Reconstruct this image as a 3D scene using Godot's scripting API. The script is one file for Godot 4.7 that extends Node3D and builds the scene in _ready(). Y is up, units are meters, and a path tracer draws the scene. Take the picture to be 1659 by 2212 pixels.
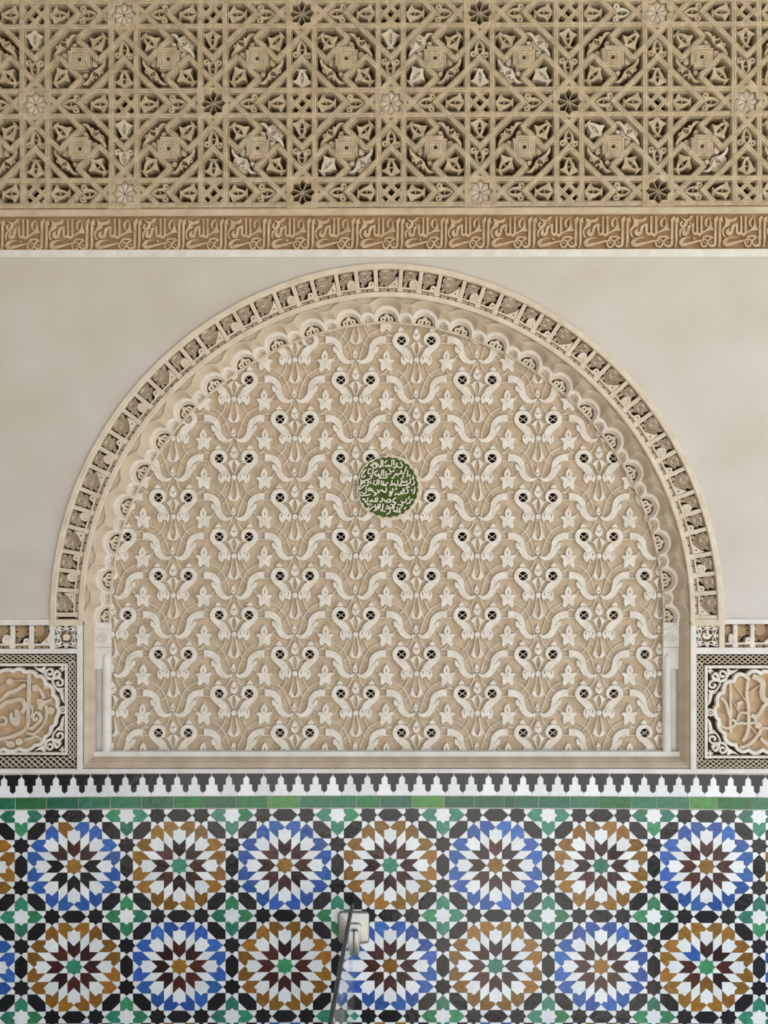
extends Node3D
# One pixel of the 1659 x 2212 photograph is one millimetre on the wall plane z = 0.

const S := 0.001
const D := 2.2       # camera to wall
const EY := 1.75     # height of the camera
const CX := 829.5
const CY := 1106.0

var O := Vector2.ZERO    # pixel that is the origin of the current thing
var K := 1.0             # true size of one pixel at the current depth
var ORG := Vector2.ZERO  # pixel that is the origin of the mesh being made
var VV := PackedVector3Array()
var NN := PackedVector3Array()
var TX := 0.0            # slope of the top face of a solid
var TY := 0.0
var TC := Vector2.ZERO
var RISE := 0.0          # climb of a strip from point to point, so that it passes over itself
var rng := RandomNumberGenerator.new()
var M := {}
var taken := {}


# ---------------------------------------------------------------- scene nodes
func numbered(called: String) -> String:
	if not taken.has(called):
		taken[called] = 0
		return called
	taken[called] += 1
	return "%s_%03d" % [called, taken[called]]


func tag(o: Node3D, label: String, category: String, group := "", kind := "") -> void:
	o.set_meta("label", label)
	o.set_meta("category", category)
	if group != "":
		o.set_meta("group", group)
	if kind != "":
		o.set_meta("kind", kind)


func world(px: float, py: float, z: float) -> Vector3:
	var k := (D - z) / D
	return Vector3((px - CX) * S * k, EY + (CY - py) * S * k, z)


func thing(called: String, label: String, category: String, px: float, py: float, z: float, turn := 0.0) -> Node3D:
	var o := Node3D.new()
	o.name = numbered(called)
	add_child(o)
	o.position = world(px, py, z)
	o.rotation.z = turn
	tag(o, label, category)
	O = Vector2(px, py)
	K = (D - z) / D
	ORG = O
	return o


func part(parent: Node3D, called: String, mesh: Mesh, m: Material, px := INF, py := 0.0, z := 0.0, turn := 0.0) -> MeshInstance3D:
	var o := MeshInstance3D.new()
	o.name = called
	o.mesh = mesh
	o.material_override = m
	parent.add_child(o, true)
	if px != INF:
		o.position = Vector3((px - O.x) * S * K, -(py - O.y) * S * K, z * S)
	o.rotation.z = turn
	return o


func sub(parent: MeshInstance3D, called: String, mesh: Mesh, m: Material, at := Vector3.ZERO) -> MeshInstance3D:
	var o := MeshInstance3D.new()
	o.name = called
	o.mesh = mesh
	o.material_override = m
	parent.add_child(o, true)
	o.position = at
	return o


# ---------------------------------------------------------------- meshes
func begin() -> void:
	VV = PackedVector3Array()
	NN = PackedVector3Array()


func tri(a: Vector3, b: Vector3, c: Vector3) -> void:
	var n := (b - a).cross(c - a)
	if n.length_squared() < 1e-20:
		return
	n = n.normalized()
	VV.append(a); VV.append(c); VV.append(b)
	NN.append(n); NN.append(n); NN.append(n)


func quad(a: Vector3, b: Vector3, c: Vector3, d: Vector3) -> void:
	tri(a, b, c)
	tri(a, c, d)


func commit(smooth_angle := 0.0) -> ArrayMesh:
	if smooth_angle > 0.0:
		soften(smooth_angle)
	var arr := []
	arr.resize(Mesh.ARRAY_MAX)
	arr[Mesh.ARRAY_VERTEX] = VV
	arr[Mesh.ARRAY_NORMAL] = NN
	var am := ArrayMesh.new()
	am.add_surface_from_arrays(Mesh.PRIMITIVE_TRIANGLES, arr)
	return am


func soften(angle: float) -> void:   # average the normals of corners that meet under a small angle
	var at := {}
	for i in VV.size():
		var key := Vector3i((VV[i] * 2.0e5).round())
		if not at.has(key):
			at[key] = PackedInt32Array()
		at[key].append(i)
	var least := cos(angle)
	var out := NN.duplicate()
	for key in at:
		var l: PackedInt32Array = at[key]
		for i in l:
			var n := Vector3.ZERO
			for j in l:
				if NN[i].dot(NN[j]) >= least:
					n += NN[j]
			out[i] = n.normalized()
	NN = out


func vx(p: Vector2, z: float) -> Vector3:   # p is in pixels with y down
	return Vector3((p.x - ORG.x) * S * K, -(p.y - ORG.y) * S * K, (z + TX * (p.x - TC.x) + TY * (p.y - TC.y)) * S)


func area2(p: PackedVector2Array) -> float:
	var a := 0.0
	var n := p.size()
	for i in n:
		a += p[i].cross(p[(i + 1) % n])
	return a


func clean(p: PackedVector2Array, least := 0.04) -> PackedVector2Array:
	var q := PackedVector2Array()
	for v in p:
		if q.is_empty() or q[-1].distance_to(v) > least:
			q.append(v)
	while q.size() > 3 and q[0].distance_to(q[-1]) <= least:
		q.remove_at(q.size() - 1)
	if area2(q) > 0.0:   # y is down, so this makes the outline counter-clockwise as seen
		q.reverse()
	return q


func inset(p: PackedVector2Array, b: float) -> PackedVector2Array:   # p as clean() leaves it; inside is on the left as seen
	var q := PackedVector2Array()
	var n := p.size()
	for i in n:
		var a := (p[i] - p[(i + n - 1) % n]).normalized()
		var c := (p[(i + 1) % n] - p[i]).normalized()
		var na := Vector2(a.y, -a.x)
		var nc := Vector2(c.y, -c.x)
		var m := na + nc
		var l := m.length()
		if l < 0.3:
			m = na
		else:
			m = m / l * minf(2.0 / l, 2.0)
		q.append(p[i] + m * b)
	return q


func cap(p: PackedVector2Array, z: float) -> bool:
	var t := Geometry2D.triangulate_polygon(p)
	if t.is_empty():
		return false
	for i in range(0, t.size(), 3):
		var a := p[t[i]]
		var b := p[t[i + 1]]
		var c := p[t[i + 2]]
		if (b - a).cross(c - a) > 0.0:
			tri(vx(a, z), vx(c, z), vx(b, z))
		else:
			tri(vx(a, z), vx(b, z), vx(c, z))
	return true


func wall_strip(p: PackedVector2Array, z0: float, q: PackedVector2Array, z1: float) -> void:
	var n := p.size()
	for i in n:
		var j := (i + 1) % n
		quad(vx(p[i], z0), vx(p[j], z0), vx(q[j], z1), vx(q[i], z1))


# a flat-topped raised piece with a chamfered edge
func solid(poly: PackedVector2Array, z0: float, z1: float, bev := 0.6) -> void:
	var p := clean(poly)
	if p.size() < 3 or absf(area2(p)) < 0.3:
		return
	var q := inset(p, bev)
	var before := VV.size()
	if bev > 0.0 and area2(q) < 0.0 and cap(q, z1):
		wall_strip(p, z0, p, z1 - bev)
		wall_strip(p, z1 - bev, q, z1)
	else:
		VV.resize(before)
		NN.resize(before)
		if not cap(p, z1):
			var parts := Geometry2D.offset_polygon(p, -0.05)
			for r in parts:
				var c := clean(r)
				cap(c, z1)
		wall_strip(p, z0, p, z1)


# the same with holes: the top is cut into slabs through the middle of each hole
func solid_holed(poly: PackedVector2Array, holes: Array, z0: float, z1: float, bev := 0.6) -> void:
	var p := clean(poly)
	var q := inset(p, bev)
	var pieces: Array = [q]
	wall_strip(p, z0, p, z1 - bev)
	wall_strip(p, z1 - bev, q, z1)
	for h in holes:
		var hp := clean(h)
		var hq := inset(hp, -bev)
		wall_hole(hp, z0, hq, z1, bev)
		var c := Vector2.ZERO
		for v in hq:
			c += v / hq.size()
		var fresh: Array = []
		for piece in pieces:
			for half in [PackedVector2Array([Vector2(-9999, -9999), Vector2(c.x, -9999), Vector2(c.x, 9999), Vector2(-9999, 9999)]), PackedVector2Array([Vector2(c.x, -9999), Vector2(9999, -9999), Vector2(9999, 9999), Vector2(c.x, 9999)])]:
				for r in Geometry2D.intersect_polygons(piece, half):
					for s in Geometry2D.clip_polygons(r, hq):
						fresh.append(s)
		pieces = fresh
	for piece in pieces:
		cap(clean(piece), z1)


func wall_hole(hp: PackedVector2Array, z0: float, hq: PackedVector2Array, z1: float, bev: float) -> void:
	var a := hp.duplicate()
	var b := hq.duplicate()
	a.reverse()
	b.reverse()
	wall_strip(a, z0, a, z1 - bev)
	wall_strip(a, z1 - bev, b, z1)


# a strip that follows a line; prof lists (offset to the left, height) from left to right
func ribbon(pts: PackedVector2Array, prof: Array, closed := false, wide := PackedFloat32Array(), ends := true) -> void:
	var n := pts.size()
	if n < 2:
		return
	var rows := []
	for i in n:
		var a := pts[(i + n - 1) % n] if closed or i > 0 else pts[0] * 2.0 - pts[1]
		var c := pts[(i + 1) % n] if closed or i < n - 1 else pts[n - 1] * 2.0 - pts[n - 2]
		var da := (pts[i] - a).normalized()
		var dc := (c - pts[i]).normalized()
		var m := Vector2(da.y, -da.x) + Vector2(dc.y, -dc.x)
		var l := m.length()
		if l < 0.3:
			m = Vector2(da.y, -da.x)
		else:
			m = m / l * minf(2.0 / l, 2.4)
		var w := 1.0 if wide.is_empty() else wide[i]
		var row := PackedVector3Array()
		for f in prof:
			row.append(vx(pts[i] + m * f.x * w, f.y + RISE * i))
		rows.append(row)
	var k := prof.size()
	for i in (n if closed else n - 1):
		var r0: PackedVector3Array = rows[i]
		var r1: PackedVector3Array = rows[(i + 1) % n]
		for j in k - 1:
			quad(r0[j], r0[j + 1], r1[j + 1], r1[j])
	if not closed and ends:
		for j in range(1, k - 1):
			tri(rows[0][0], rows[0][j + 1], rows[0][j])
			tri(rows[n - 1][0], rows[n - 1][j], rows[n - 1][j + 1])


func flat_prof(hw: float, z0: float, z1: float, bev := 0.6) -> Array:
	return [Vector2(hw, z0), Vector2(hw, z1 - bev), Vector2(hw - bev, z1), Vector2(-hw + bev, z1), Vector2(-hw, z1 - bev), Vector2(-hw, z0)]


func round_prof(hw: float, z0: float, z1: float, n := 6) -> Array:
	var out := [Vector2(hw, z0)]
	for i in n + 1:
		var a := PI * i / n
		out.append(Vector2(cos(a) * hw, z1 - hw + sin(a) * hw))
	out.append(Vector2(-hw, z0))
	return out


# outline of a strip, as a polygon
func strip_poly(pts: PackedVector2Array, hw: float, wide := PackedFloat32Array()) -> PackedVector2Array:
	var left := PackedVector2Array()
	var right := PackedVector2Array()
	var n := pts.size()
	for i in n:
		var d := (pts[mini(i + 1, n - 1)] - pts[maxi(i - 1, 0)]).normalized()
		var m := Vector2(d.y, -d.x) * hw * (1.0 if wide.is_empty() else wide[i])
		left.append(pts[i] + m)
		right.append(pts[i] - m)
	right.reverse()
	left.append_array(right)
	return left


# "x,y x,y! ..." to a smooth line; ! marks a corner. Each point becomes ((x, y) - (ox, oy)) / sc
func crv(text: String, sc := 1.0, ox := 0.0, oy := 0.0, closed := false, step := 2.2) -> PackedVector2Array:
	var p: Array[Vector2] = []
	var corner: Array[bool] = []
	for w in text.split(" ", false):
		corner.append(w.ends_with("!"))
		var xy := w.trim_suffix("!").split(",")
		p.append(Vector2((float(xy[0]) - ox) / sc, (float(xy[1]) - oy) / sc))
	var out := PackedVector2Array()
	var n := p.size()
	for i in (n if closed else n - 1):
		var j := (i + 1) % n
		var a := p[i]
		var b := p[j]
		var t0 := Vector2.ZERO
		var t1 := Vector2.ZERO
		if not corner[i] and (closed or i > 0):
			t0 = (b - p[(i + n - 1) % n]) * 0.5
		else:
			t0 = b - a
		if not corner[j] and (closed or j < n - 1):
			t1 = (p[(j + 1) % n] - a) * 0.5
		else:
			t1 = b - a
		var len := a.distance_to(b)
		t0 = t0.limit_length(len * 1.1)
		t1 = t1.limit_length(len * 1.1)
		var straight := corner[i] and corner[j]
		var m := 1 if straight else clampi(int(ceil(len / step)), 1, 12)
		for k in m:
			var t := float(k) / m
			var t2 := t * t
			var t3 := t2 * t
			out.append(a * (2 * t3 - 3 * t2 + 1) + t0 * (t3 - 2 * t2 + t) + b * (3 * t2 - 2 * t3) + t1 * (t3 - t2))
	if not closed:
		out.append(p[n - 1])
	return out


func moved(p: PackedVector2Array, at: Vector2, turn := 0.0, size := 1.0, flip := false) -> PackedVector2Array:
	var out := PackedVector2Array()
	for v in p:
		var w := Vector2(-v.x if flip else v.x, v.y) * size
		out.append(w.rotated(turn) + at)
	return out


func circle(c: Vector2, r: float, n := 20) -> PackedVector2Array:
	var out := PackedVector2Array()
	for i in n:
		out.append(c + Vector2(cos(TAU * i / n), sin(TAU * i / n)) * r)
	return out


func rect(x0: float, y0: float, x1: float, y1: float) -> PackedVector2Array:
	return PackedVector2Array([Vector2(x0, y0), Vector2(x1, y0), Vector2(x1, y1), Vector2(x0, y1)])


func lined(a: Array) -> PackedVector2Array:
	var out := PackedVector2Array()
	for i in range(0, a.size(), 2):
		out.append(Vector2(a[i], a[i + 1]))
	return out


func box_at(parent: Node3D, called: String, lo: Vector3, hi: Vector3, m: Material) -> MeshInstance3D:
	var b := BoxMesh.new()
	b.size = hi - lo
	var o := MeshInstance3D.new()
	o.name = called
	o.mesh = b
	o.material_override = m
	parent.add_child(o, true)
	o.position = (lo + hi) / 2.0
	return o


# ---------------------------------------------------------------- materials
var T := {}


func noise_tex(key: String, freq: float, octaves: int, lo: Color, hi: Color, kind := FastNoiseLite.TYPE_SIMPLEX_SMOOTH, size := 512) -> Texture2D:
	if T.has(key):
		return T[key]
	var f := FastNoiseLite.new()
	f.seed = hash(key) % 1000
	f.noise_type = kind
	f.frequency = freq
	f.fractal_octaves = octaves
	var t := NoiseTexture2D.new()
	t.width = size
	t.height = size
	t.seamless = true
	t.noise = f
	var g := Gradient.new()
	g.set_color(0, lo)
	g.set_color(1, hi)
	t.color_ramp = g
	T[key] = t
	return t


func plaster(called: String, c: Color, relief := 0.05, mottle := 0.14, scale := 4.0, rough := 0.92) -> StandardMaterial3D:
	var m := StandardMaterial3D.new()
	m.resource_name = called
	m.albedo_color = c
	m.roughness = rough
	m.metallic_specular = 0.25
	m.uv1_triplanar = true
	m.uv1_world_triplanar = true
	m.uv1_scale = Vector3.ONE * scale
	var low := 1.0 - mottle
	m.albedo_texture = noise_tex("mottle%.2f" % mottle, 0.012, 5, Color(low, low * 0.985, low * 0.95), Color.WHITE)
	m.heightmap_enabled = true
	m.heightmap_texture = noise_tex("grain", 0.03, 5, Color.BLACK, Color.WHITE)
	m.heightmap_scale = relief
	M[called] = m
	return m


func glaze(called: String, c: Color, rough := 0.16, relief := 0.02) -> StandardMaterial3D:
	var m := StandardMaterial3D.new()
	m.resource_name = called
	m.albedo_color = c
	m.roughness = rough
	m.metallic_specular = 0.5
	m.uv1_triplanar = true
	m.uv1_world_triplanar = true
	m.uv1_scale = Vector3.ONE * 6.0
	m.albedo_texture = noise_tex("glaze", 0.02, 4, Color(0.78, 0.78, 0.8), Color.WHITE) if c.s > 0.1 else noise_tex("glaze_pale", 0.02, 4, Color(0.95, 0.95, 0.96), Color.WHITE)
	m.heightmap_enabled = true
	m.heightmap_texture = noise_tex("ripple", 0.014, 4, Color.BLACK, Color.WHITE)
	m.heightmap_scale = relief
	M[called] = m
	return m


func c8(r: int, g: int, b: int) -> Color:
	return Color8(r, g, b)


func _ready() -> void:
	rng.seed = 7
	# ---- camera
	var cam := Camera3D.new()
	cam.name = "camera"
	cam.position = Vector3(0, EY, D)
	cam.fov = rad_to_deg(2.0 * atan(CY * S / D))
	cam.near = 0.05
	cam.far = 100.0
	add_child(cam)
	cam.current = true
	# ---- sky, sun and exposure
	var env := Environment.new()
	env.background_mode = Environment.BG_SKY
	var sky := Sky.new()
	var sm := ProceduralSkyMaterial.new()
	sm.sky_top_color = c8(150, 178, 215)
	sm.sky_horizon_color = c8(226, 228, 228)
	sm.ground_horizon_color = c8(214, 210, 202)
	sm.ground_bottom_color = c8(200, 195, 186)
	sm.sky_energy_multiplier = 1.0
	sm.ground_energy_multiplier = 1.0
	sky.sky_material = sm
	env.sky = sky
	env.tonemap_mode = Environment.TONE_MAPPER_LINEAR
	env.tonemap_exposure = 2.7
	env.sdfgi_enabled = true
	env.ssao_enabled = true
	env.ssil_enabled = true
	var we := WorldEnvironment.new()
	we.name = "environment"
	we.environment = env
	add_child(we)
	var sun := DirectionalLight3D.new()
	sun.name = "sun"
	sun.light_color = c8(255, 250, 242)
	sun.light_energy = 2.2
	sun.light_angular_distance = 0.6
	sun.shadow_enabled = true
	add_child(sun)
	sun.look_at_from_position(Vector3(0.5, 7.0, 3.4), Vector3.ZERO)
	materials()
	room()
	frieze()
	bands()
	arch_border()
	lobed_arch()
	arabesque()
	medallion()
	side_panels()
	merlons()
	green_course()
	mosaic()
	railing()


func materials() -> void:
	plaster("wall_plaster", c8(202, 196, 188), 0.02, 0.05, 0.8)
	plaster("white_fillet", c8(226, 222, 216), 0.05, 0.08, 3.0)
	plaster("cream", c8(222, 210, 190), 0.06, 0.12, 3.0)
	plaster("beige", c8(206, 190, 168), 0.06, 0.14, 3.0)
	plaster("tan", c8(206, 190, 160), 0.18, 0.22, 5.0)
	plaster("tan_light", c8(216, 206, 186), 0.08, 0.15, 5.0)
	plaster("tan_dark", c8(92, 73, 50), 0.10, 0.25, 5.0)  # grime and the shade of the deep pits, both put into the colour
	plaster("ground_tan", c8(203, 183, 158), 0.16, 0.16, 5.0)
	plaster("relief_white", c8(230, 223, 212), 0.10, 0.10, 5.0)
	plaster("ochre_ground", c8(176, 142, 104), 0.08, 0.22, 5.0)
	plaster("ochre_relief", c8(208, 184, 150), 0.14, 0.18, 5.0)
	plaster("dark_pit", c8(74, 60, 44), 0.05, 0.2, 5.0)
	plaster("grout", c8(200, 196, 188), 0.06, 0.15, 8.0)
	plaster("cartouche_ground", c8(206, 176, 140), 0.08, 0.18, 5.0)
	plaster("fillet_tan", c8(204, 188, 160), 0.06, 0.14, 3.0)
	plaster("moss", c8(92, 112, 56), 0.06, 0.3, 6.0)
	plaster("ochre_white", c8(216, 202, 182), 0.06, 0.12, 5.0)
	plaster("ochre_leaf", c8(190, 164, 132), 0.06, 0.2, 5.0)
	plaster("floor_stone", c8(186, 185, 182), 0.05, 0.15, 1.0)


func room() -> void:
	var core := thing("wall_back", "plain off-white plaster wall around the carved arch", "wall", CX, 1337.0, 0.0)
	core.set_meta("kind", "structure")
	begin()
	var p := PackedVector2Array([Vector2(-2400, 548), Vector2(3600, 548), Vector2(3600, 1345), Vector2(1560, 1345)])
	var arc := arch_line(760.0, 0, 96)
	arc.reverse()
	for v in arc:
		p.append(v)
	p.append_array(PackedVector2Array([Vector2(112, 1345), Vector2(-2400, 1345)]))
	solid(p, -60.0, 0.0, 0.0)
	part(core, "plaster_face", commit(), M.wall_plaster)
	box_at(self, "wall_core", Vector3(-3.2, 0.0, -0.5), Vector3(6.5, 3.3, -0.11), M.wall_plaster)
	tag(get_node("wall_core"), "solid masonry of the wall behind the carved panels", "wall", "", "structure")
	box_at(self, "floor", Vector3(-3.4, -0.15, -0.5), Vector3(6.5, 0.0, 7.0), M.floor_stone)
	tag(get_node("floor"), "pale stone floor in front of the tiled wall", "floor", "", "structure")
	var added_roof := Node3D.new()  # unseen slabs added to shade the wall and steer sun patches
	added_roof.name = "added_ceiling"
	add_child(added_roof)
	box_at(added_roof, "slab", Vector3(-3.4, 3.3, -0.5), Vector3(2.1, 3.5, 2.9), M.wall_plaster)
	box_at(added_roof, "slab", Vector3(-3.4, 3.3, 2.9), Vector3(0.35, 3.5, 4.7), M.wall_plaster)
	box_at(added_roof, "slab", Vector3(1.25, 3.3, 2.9), Vector3(2.1, 3.5, 4.7), M.wall_plaster)
	tag(get_node("added_ceiling"), "unseen slabs added above the frieze, gap placed to steer the sun", "added_ceiling", "", "structure")
	box_at(self, "added_wall_front", Vector3(-3.2, 0.0, 4.7), Vector3(-1.5, 3.3, 4.9), M.wall_plaster)  # added out of view so that more light comes from the right
	tag(get_node("added_wall_front"), "plain plaster wall added behind the camera to shape the light, open at its right", "wall", "", "structure")
	box_at(self, "added_wall_left", Vector3(-3.4, 0.0, -0.5), Vector3(-3.2, 3.3, 4.9), M.wall_plaster)  # added out of view to cut the light on the left
	tag(get_node("added_wall_left"), "plain plaster wall added out of view to block light from the left", "wall", "", "structure")


# the pointed arch: every radius is struck from the same two centres on the springing line
const AX := 835.5
const AY := 1330.0
const AE := 39.0


# point on the arch whose outer-edge radius would be r (half width at the springing is r - AE); t runs from 0 at the left springing to 1 at the right
func arch_line(r: float, _unused: int, n: int) -> PackedVector2Array:
	var out := PackedVector2Array()
	var top := acos(AE / r)
	for i in n + 1:
		var a := top * i / n
		out.append(rounded(Vector2(AX + AE - r * cos(a), AY - r * sin(a)), r))
	for i in range(n - 1, -1, -1):
		var a := top * i / n
		out.append(rounded(Vector2(AX - AE + r * cos(a), AY - r * sin(a)), r))
	return out


func rounded(p: Vector2, r: float) -> Vector2:   # softens the point of the crown
	var x := absf(p.x - AX)
	return p + Vector2(0, AE / r * (sqrt(x * x + 4900.0) - x))


# position and direction on the arch: s is the distance along the line of radius r0 from its crown (left is negative), v the height above it
func on_arch(r0: float, s: float, v: float) -> Vector2:
	var top := acos(AE / r0)
	var a := top - absf(s) / r0
	var side := -1.0 if s < 0.0 else 1.0
	if a < 0.0:   # below the springing the line runs straight down
		return Vector2(AX + side * (r0 + v - AE), AY - a * r0)
	return rounded(Vector2(AX + side * ((r0 + v) * cos(a) - AE), AY - (r0 + v) * sin(a)), r0 + v)


func turn_on_arch(r0: float, s: float) -> float:   # rotation of a piece that stands on the arch, crown = 0
	var top := acos(AE / r0)
	var a := maxf(top - absf(s) / r0, 0.0)
	var soft := AE / r0 * (1.0 - absf(s) / sqrt(s * s + 4900.0))
	return maxf(PI / 2.0 - a - soft, 0.0) * (1.0 if s < 0.0 else -1.0)


# ---------------------------------------------------------------- carved strapwork frieze
# Traced at 6.86 units to a pixel; 1320 units are one cell. (0, 0) of a cell is its star node.
const FU := 6.864
const WU := 5.7   # the leaves fill their compartments
const CU := 5.6


func strap_prof(lift: float, half := 7.5) -> Array:
	var e := half - 1.9
	return [Vector2(half, -30), Vector2(half - 0.2, -1.4 + lift), Vector2(half - 0.8, -0.4 + lift), Vector2(e + 1.0, -0.4 + lift), Vector2(e, -4.2 + lift), Vector2(e - 1.0, -0.2 + lift),
		Vector2(0.8, 0.0 + lift), Vector2(0.1, -1.1 + lift), Vector2(-0.6, 0.0 + lift),
		Vector2(-e + 1.0, -0.2 + lift), Vector2(-e, -4.2 + lift), Vector2(-e - 1.0, -0.4 + lift), Vector2(-half + 0.8, -0.4 + lift), Vector2(-half + 0.2, -1.4 + lift), Vector2(-half, -30)]


func strap_mesh(pts: Array, flip: bool, lift: float) -> ArrayMesh:
	var q := PackedVector2Array()
	for i in range(0, pts.size(), 2):
		var x: float = pts[i] / FU
		var y: float = pts[i + 1] / FU
		q.append(Vector2(1320.0 / FU - x if flip else x, y))
	begin()
	ribbon(q, strap_prof(lift))
	return commit()


func octagram(r: float, turn := 0.0) -> PackedVector2Array:
	var out := PackedVector2Array()
	for i in 16:
		var a := i * PI / 8.0 + turn
		out.append(Vector2(cos(a), sin(a)) * (r if i % 2 == 0 else r * 0.765))
	return out


func star_frame_mesh() -> ArrayMesh:
	begin()
	solid_holed(rect(-34.3, -34.3, 34.3, 34.3), [octagram(27.5)], -30.0, 0.3, 0.7)
	var lip := octagram(30.2)
	lip.append(lip[0])
	lip.reverse()
	ribbon(lip, [Vector2(1.2, -0.1), Vector2(0.7, 0.9), Vector2(-0.7, 0.9), Vector2(-1.2, -0.1)])
	for i in 4:
		for s in [-1.0, 1.0]:
			for f in [[34.5, 33.2, 2.0], [34.5, 26.6, 6.5], [22.0, 22.2, 9.0]]:
				ribbon(moved(lined([s * f[0], -f[1], s * f[2], -f[1], s * 0.6, -f[1] - f[2] * 0.9 if f[1] < 30.0 else -f[1]]), Vector2.ZERO, i * PI / 2.0), [Vector2(1.0, -0.1), Vector2(0.5, 0.8), Vector2(-0.5, 0.8), Vector2(-1.0, -0.1)])
	return commit()


func star_ribs_mesh() -> ArrayMesh:   # deep star: eight thin ribs that meet in the middle
	begin()
	for i in 8:
		var a := (i + 0.5) * PI / 4.0
		var d := Vector2(cos(a), sin(a))
		ribbon(PackedVector2Array([d * 0.4, d * 22.0]), [Vector2(1.6, -30), Vector2(0.7, -3.5), Vector2(-0.7, -3.5), Vector2(-1.6, -30)])
	return commit()


func star_petals_mesh() -> ArrayMesh:   # shallow star: eight swelling petals
	begin()
	for i in 8:
		var a := i * PI / 4.0
		var d := Vector2(cos(a), sin(a))
		var s := Vector2(-d.y, d.x)
		var tip := vx(d * 26.5, -7.0)
		var heart := vx(d * 1.2, -5.5)
		var l := vx(d * 18.6 + s * 7.2, -6.0)
		var r := vx(d * 18.6 - s * 7.2, -6.0)
		var ridge := vx(d * 15.0, -1.6)
		var l0 := vx(d * 18.6 + s * 7.2, -30.0)
		var r0 := vx(d * 18.6 - s * 7.2, -30.0)
		var t0 := vx(d * 26.5, -30.0)
		tri(heart, ridge, l)
		tri(heart, r, ridge)
		tri(ridge, tip, l)
		tri(r, tip, ridge)
		quad(tip, t0, l0, l)
		quad(r, r0, t0, tip)
		tri(heart, l, l0)
		tri(heart, r0, r)
	return commit()


# the leaves, traced from the photograph and centred on themselves; they point left
func winged_leaf_mesh(z: float) -> ArrayMesh:
	begin()
	var o := crv("1002,137! 1050,100 1095,72 1135,55 1158,30 1180,6! 1196,45 1212,85 1240,115 1278,140! 1225,160 1200,190 1180,225 1160,258! 1142,215 1120,195 1080,184 1040,165", WU, 1140, 138, true)
	solid_holed(o, [crv("1045,138! 1085,118 1125,112 1165,120 1200,138! 1165,152 1125,158 1085,152", WU, 1140, 138, true)], -30.0, z, 0.7)
	ribbon(crv("1123,115 1123,158", WU, 1140, 138), flat_prof(1.0, -30.0, z - 1.5, 0.3))
	solid(crv("1010,80! 1035,110 1040,140 1030,180! 1005,215! 1004,140", WU, 1140, 138, true), -30.0, z - 3.0, 0.5)
	return commit()


func curled_leaf_mesh(z: float) -> ArrayMesh:
	begin()
	var o := crv("556,140! 600,100 640,80 685,74 705,68! 698,45 715,25 745,24 770,42 774,70 758,92 735,98! 742,118 768,146! 738,165 755,180! 765,205 762,230 738,248 710,245 690,225 688,200! 640,195 600,178", CU, 660, 138, true)
	solid_holed(o, [crv("585,140! 625,112 665,106 705,115 735,136! 705,150 665,158 625,155", CU, 660, 138, true), circle(Vector2((742 - 660) / CU, (62 - 138) / CU), 2.0, 8), circle(Vector2((728 - 660) / CU, (212 - 138) / CU), 2.0, 8)], -30.0, z, 0.7)
	ribbon(crv("662,108 662,156", CU, 660, 138), flat_prof(0.9, -30.0, z - 1.5, 0.3))
	return commit()


func corner_leaf_mesh(z: float) -> ArrayMesh:   # pair of half palmettes that fill the long corner; points to the upper right of the cell
	begin()
	solid_holed(crv("842,432! 880,420 930,422 965,450 985,490! 1012,478 1030,492 1022,522! 1060,520 1104,514! 1085,545 1050,580 1012,612! 985,575 962,520 930,480 890,450", FU, 1040, 590, true), [crv("1020,560! 1050,545 1075,530! 1055,570 1025,590", FU, 1040, 590, true)], -30.0, z, 0.7)
	solid_holed(crv("1110,532! 1130,580 1140,625! 1130,590 1150,585 1178,600 1176,632 1155,650! 1190,690 1215,750 1205,800! 1180,790 1168,740 1135,700 1085,660 1050,640 1015,618! 1060,600 1095,575", FU, 1040, 590, true), [circle(Vector2((1152 - 1040) / FU, (618 - 590) / FU), 1.5, 8)], -30.0, z, 0.7)
	solid(crv("868,545! 905,535 935,560 938,600 900,610 868,590", FU, 1040, 590, true), -30.0, z - 4.0, 1.4)
	solid(crv("1010,700! 1060,690 1090,720! 1060,760 1015,790", FU, 1040, 590, true), -30.0, z - 4.0, 1.4)
	return commit()


func knot_mesh() -> ArrayMesh:
	begin()
	var h := 26.0
	var c := 15.0
	var n := 0
	for s in [-1.0, 1.0]:
		for p in [PackedVector2Array([Vector2(s * c - h, -h), Vector2(s * c + h, h)]), PackedVector2Array([Vector2(s * c - h, h), Vector2(s * c + h, -h)])]:
			var a: Vector2 = p[0]
			var b: Vector2 = p[1]
			var d := (b - a).normalized()
			var t0 := maxf(0.0, (absf(a.x) - h) * 1.4142)
			var t1 := a.distance_to(b) - maxf(0.0, (absf(b.x) - h) * 1.4142)
			n += 1
			var lift := -0.6 if n % 2 == 0 else 0.2
			ribbon(PackedVector2Array([a + d * t0, a + d * t1]), [Vector2(4.4, -16), Vector2(4.2, -1.2 + lift), Vector2(3.6, -0.4 + lift), Vector2(0.6, -0.3 + lift), Vector2(0, -1.6 + lift), Vector2(-0.6, -0.3 + lift), Vector2(-3.6, -0.4 + lift), Vector2(-4.2, -1.2 + lift), Vector2(-4.4, -16)])
	return commit()


func square_mesh() -> ArrayMesh:   # small hollow square in the middle of the pinwheel
	begin()
	for f in [[11.0, 0.2], [6.2, -1.0]]:
		var r: float = f[0]
		ribbon(PackedVector2Array([Vector2(-r, -r), Vector2(-r, r), Vector2(r, r), Vector2(r, -r)]), flat_prof(2.4, -30.0, f[1], 0.6), true)
	return commit()


func plug_mesh(p: PackedVector2Array) -> ArrayMesh:
	begin()
	solid(p, -30.0, -10.0, 0.0)
	return commit()


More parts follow.
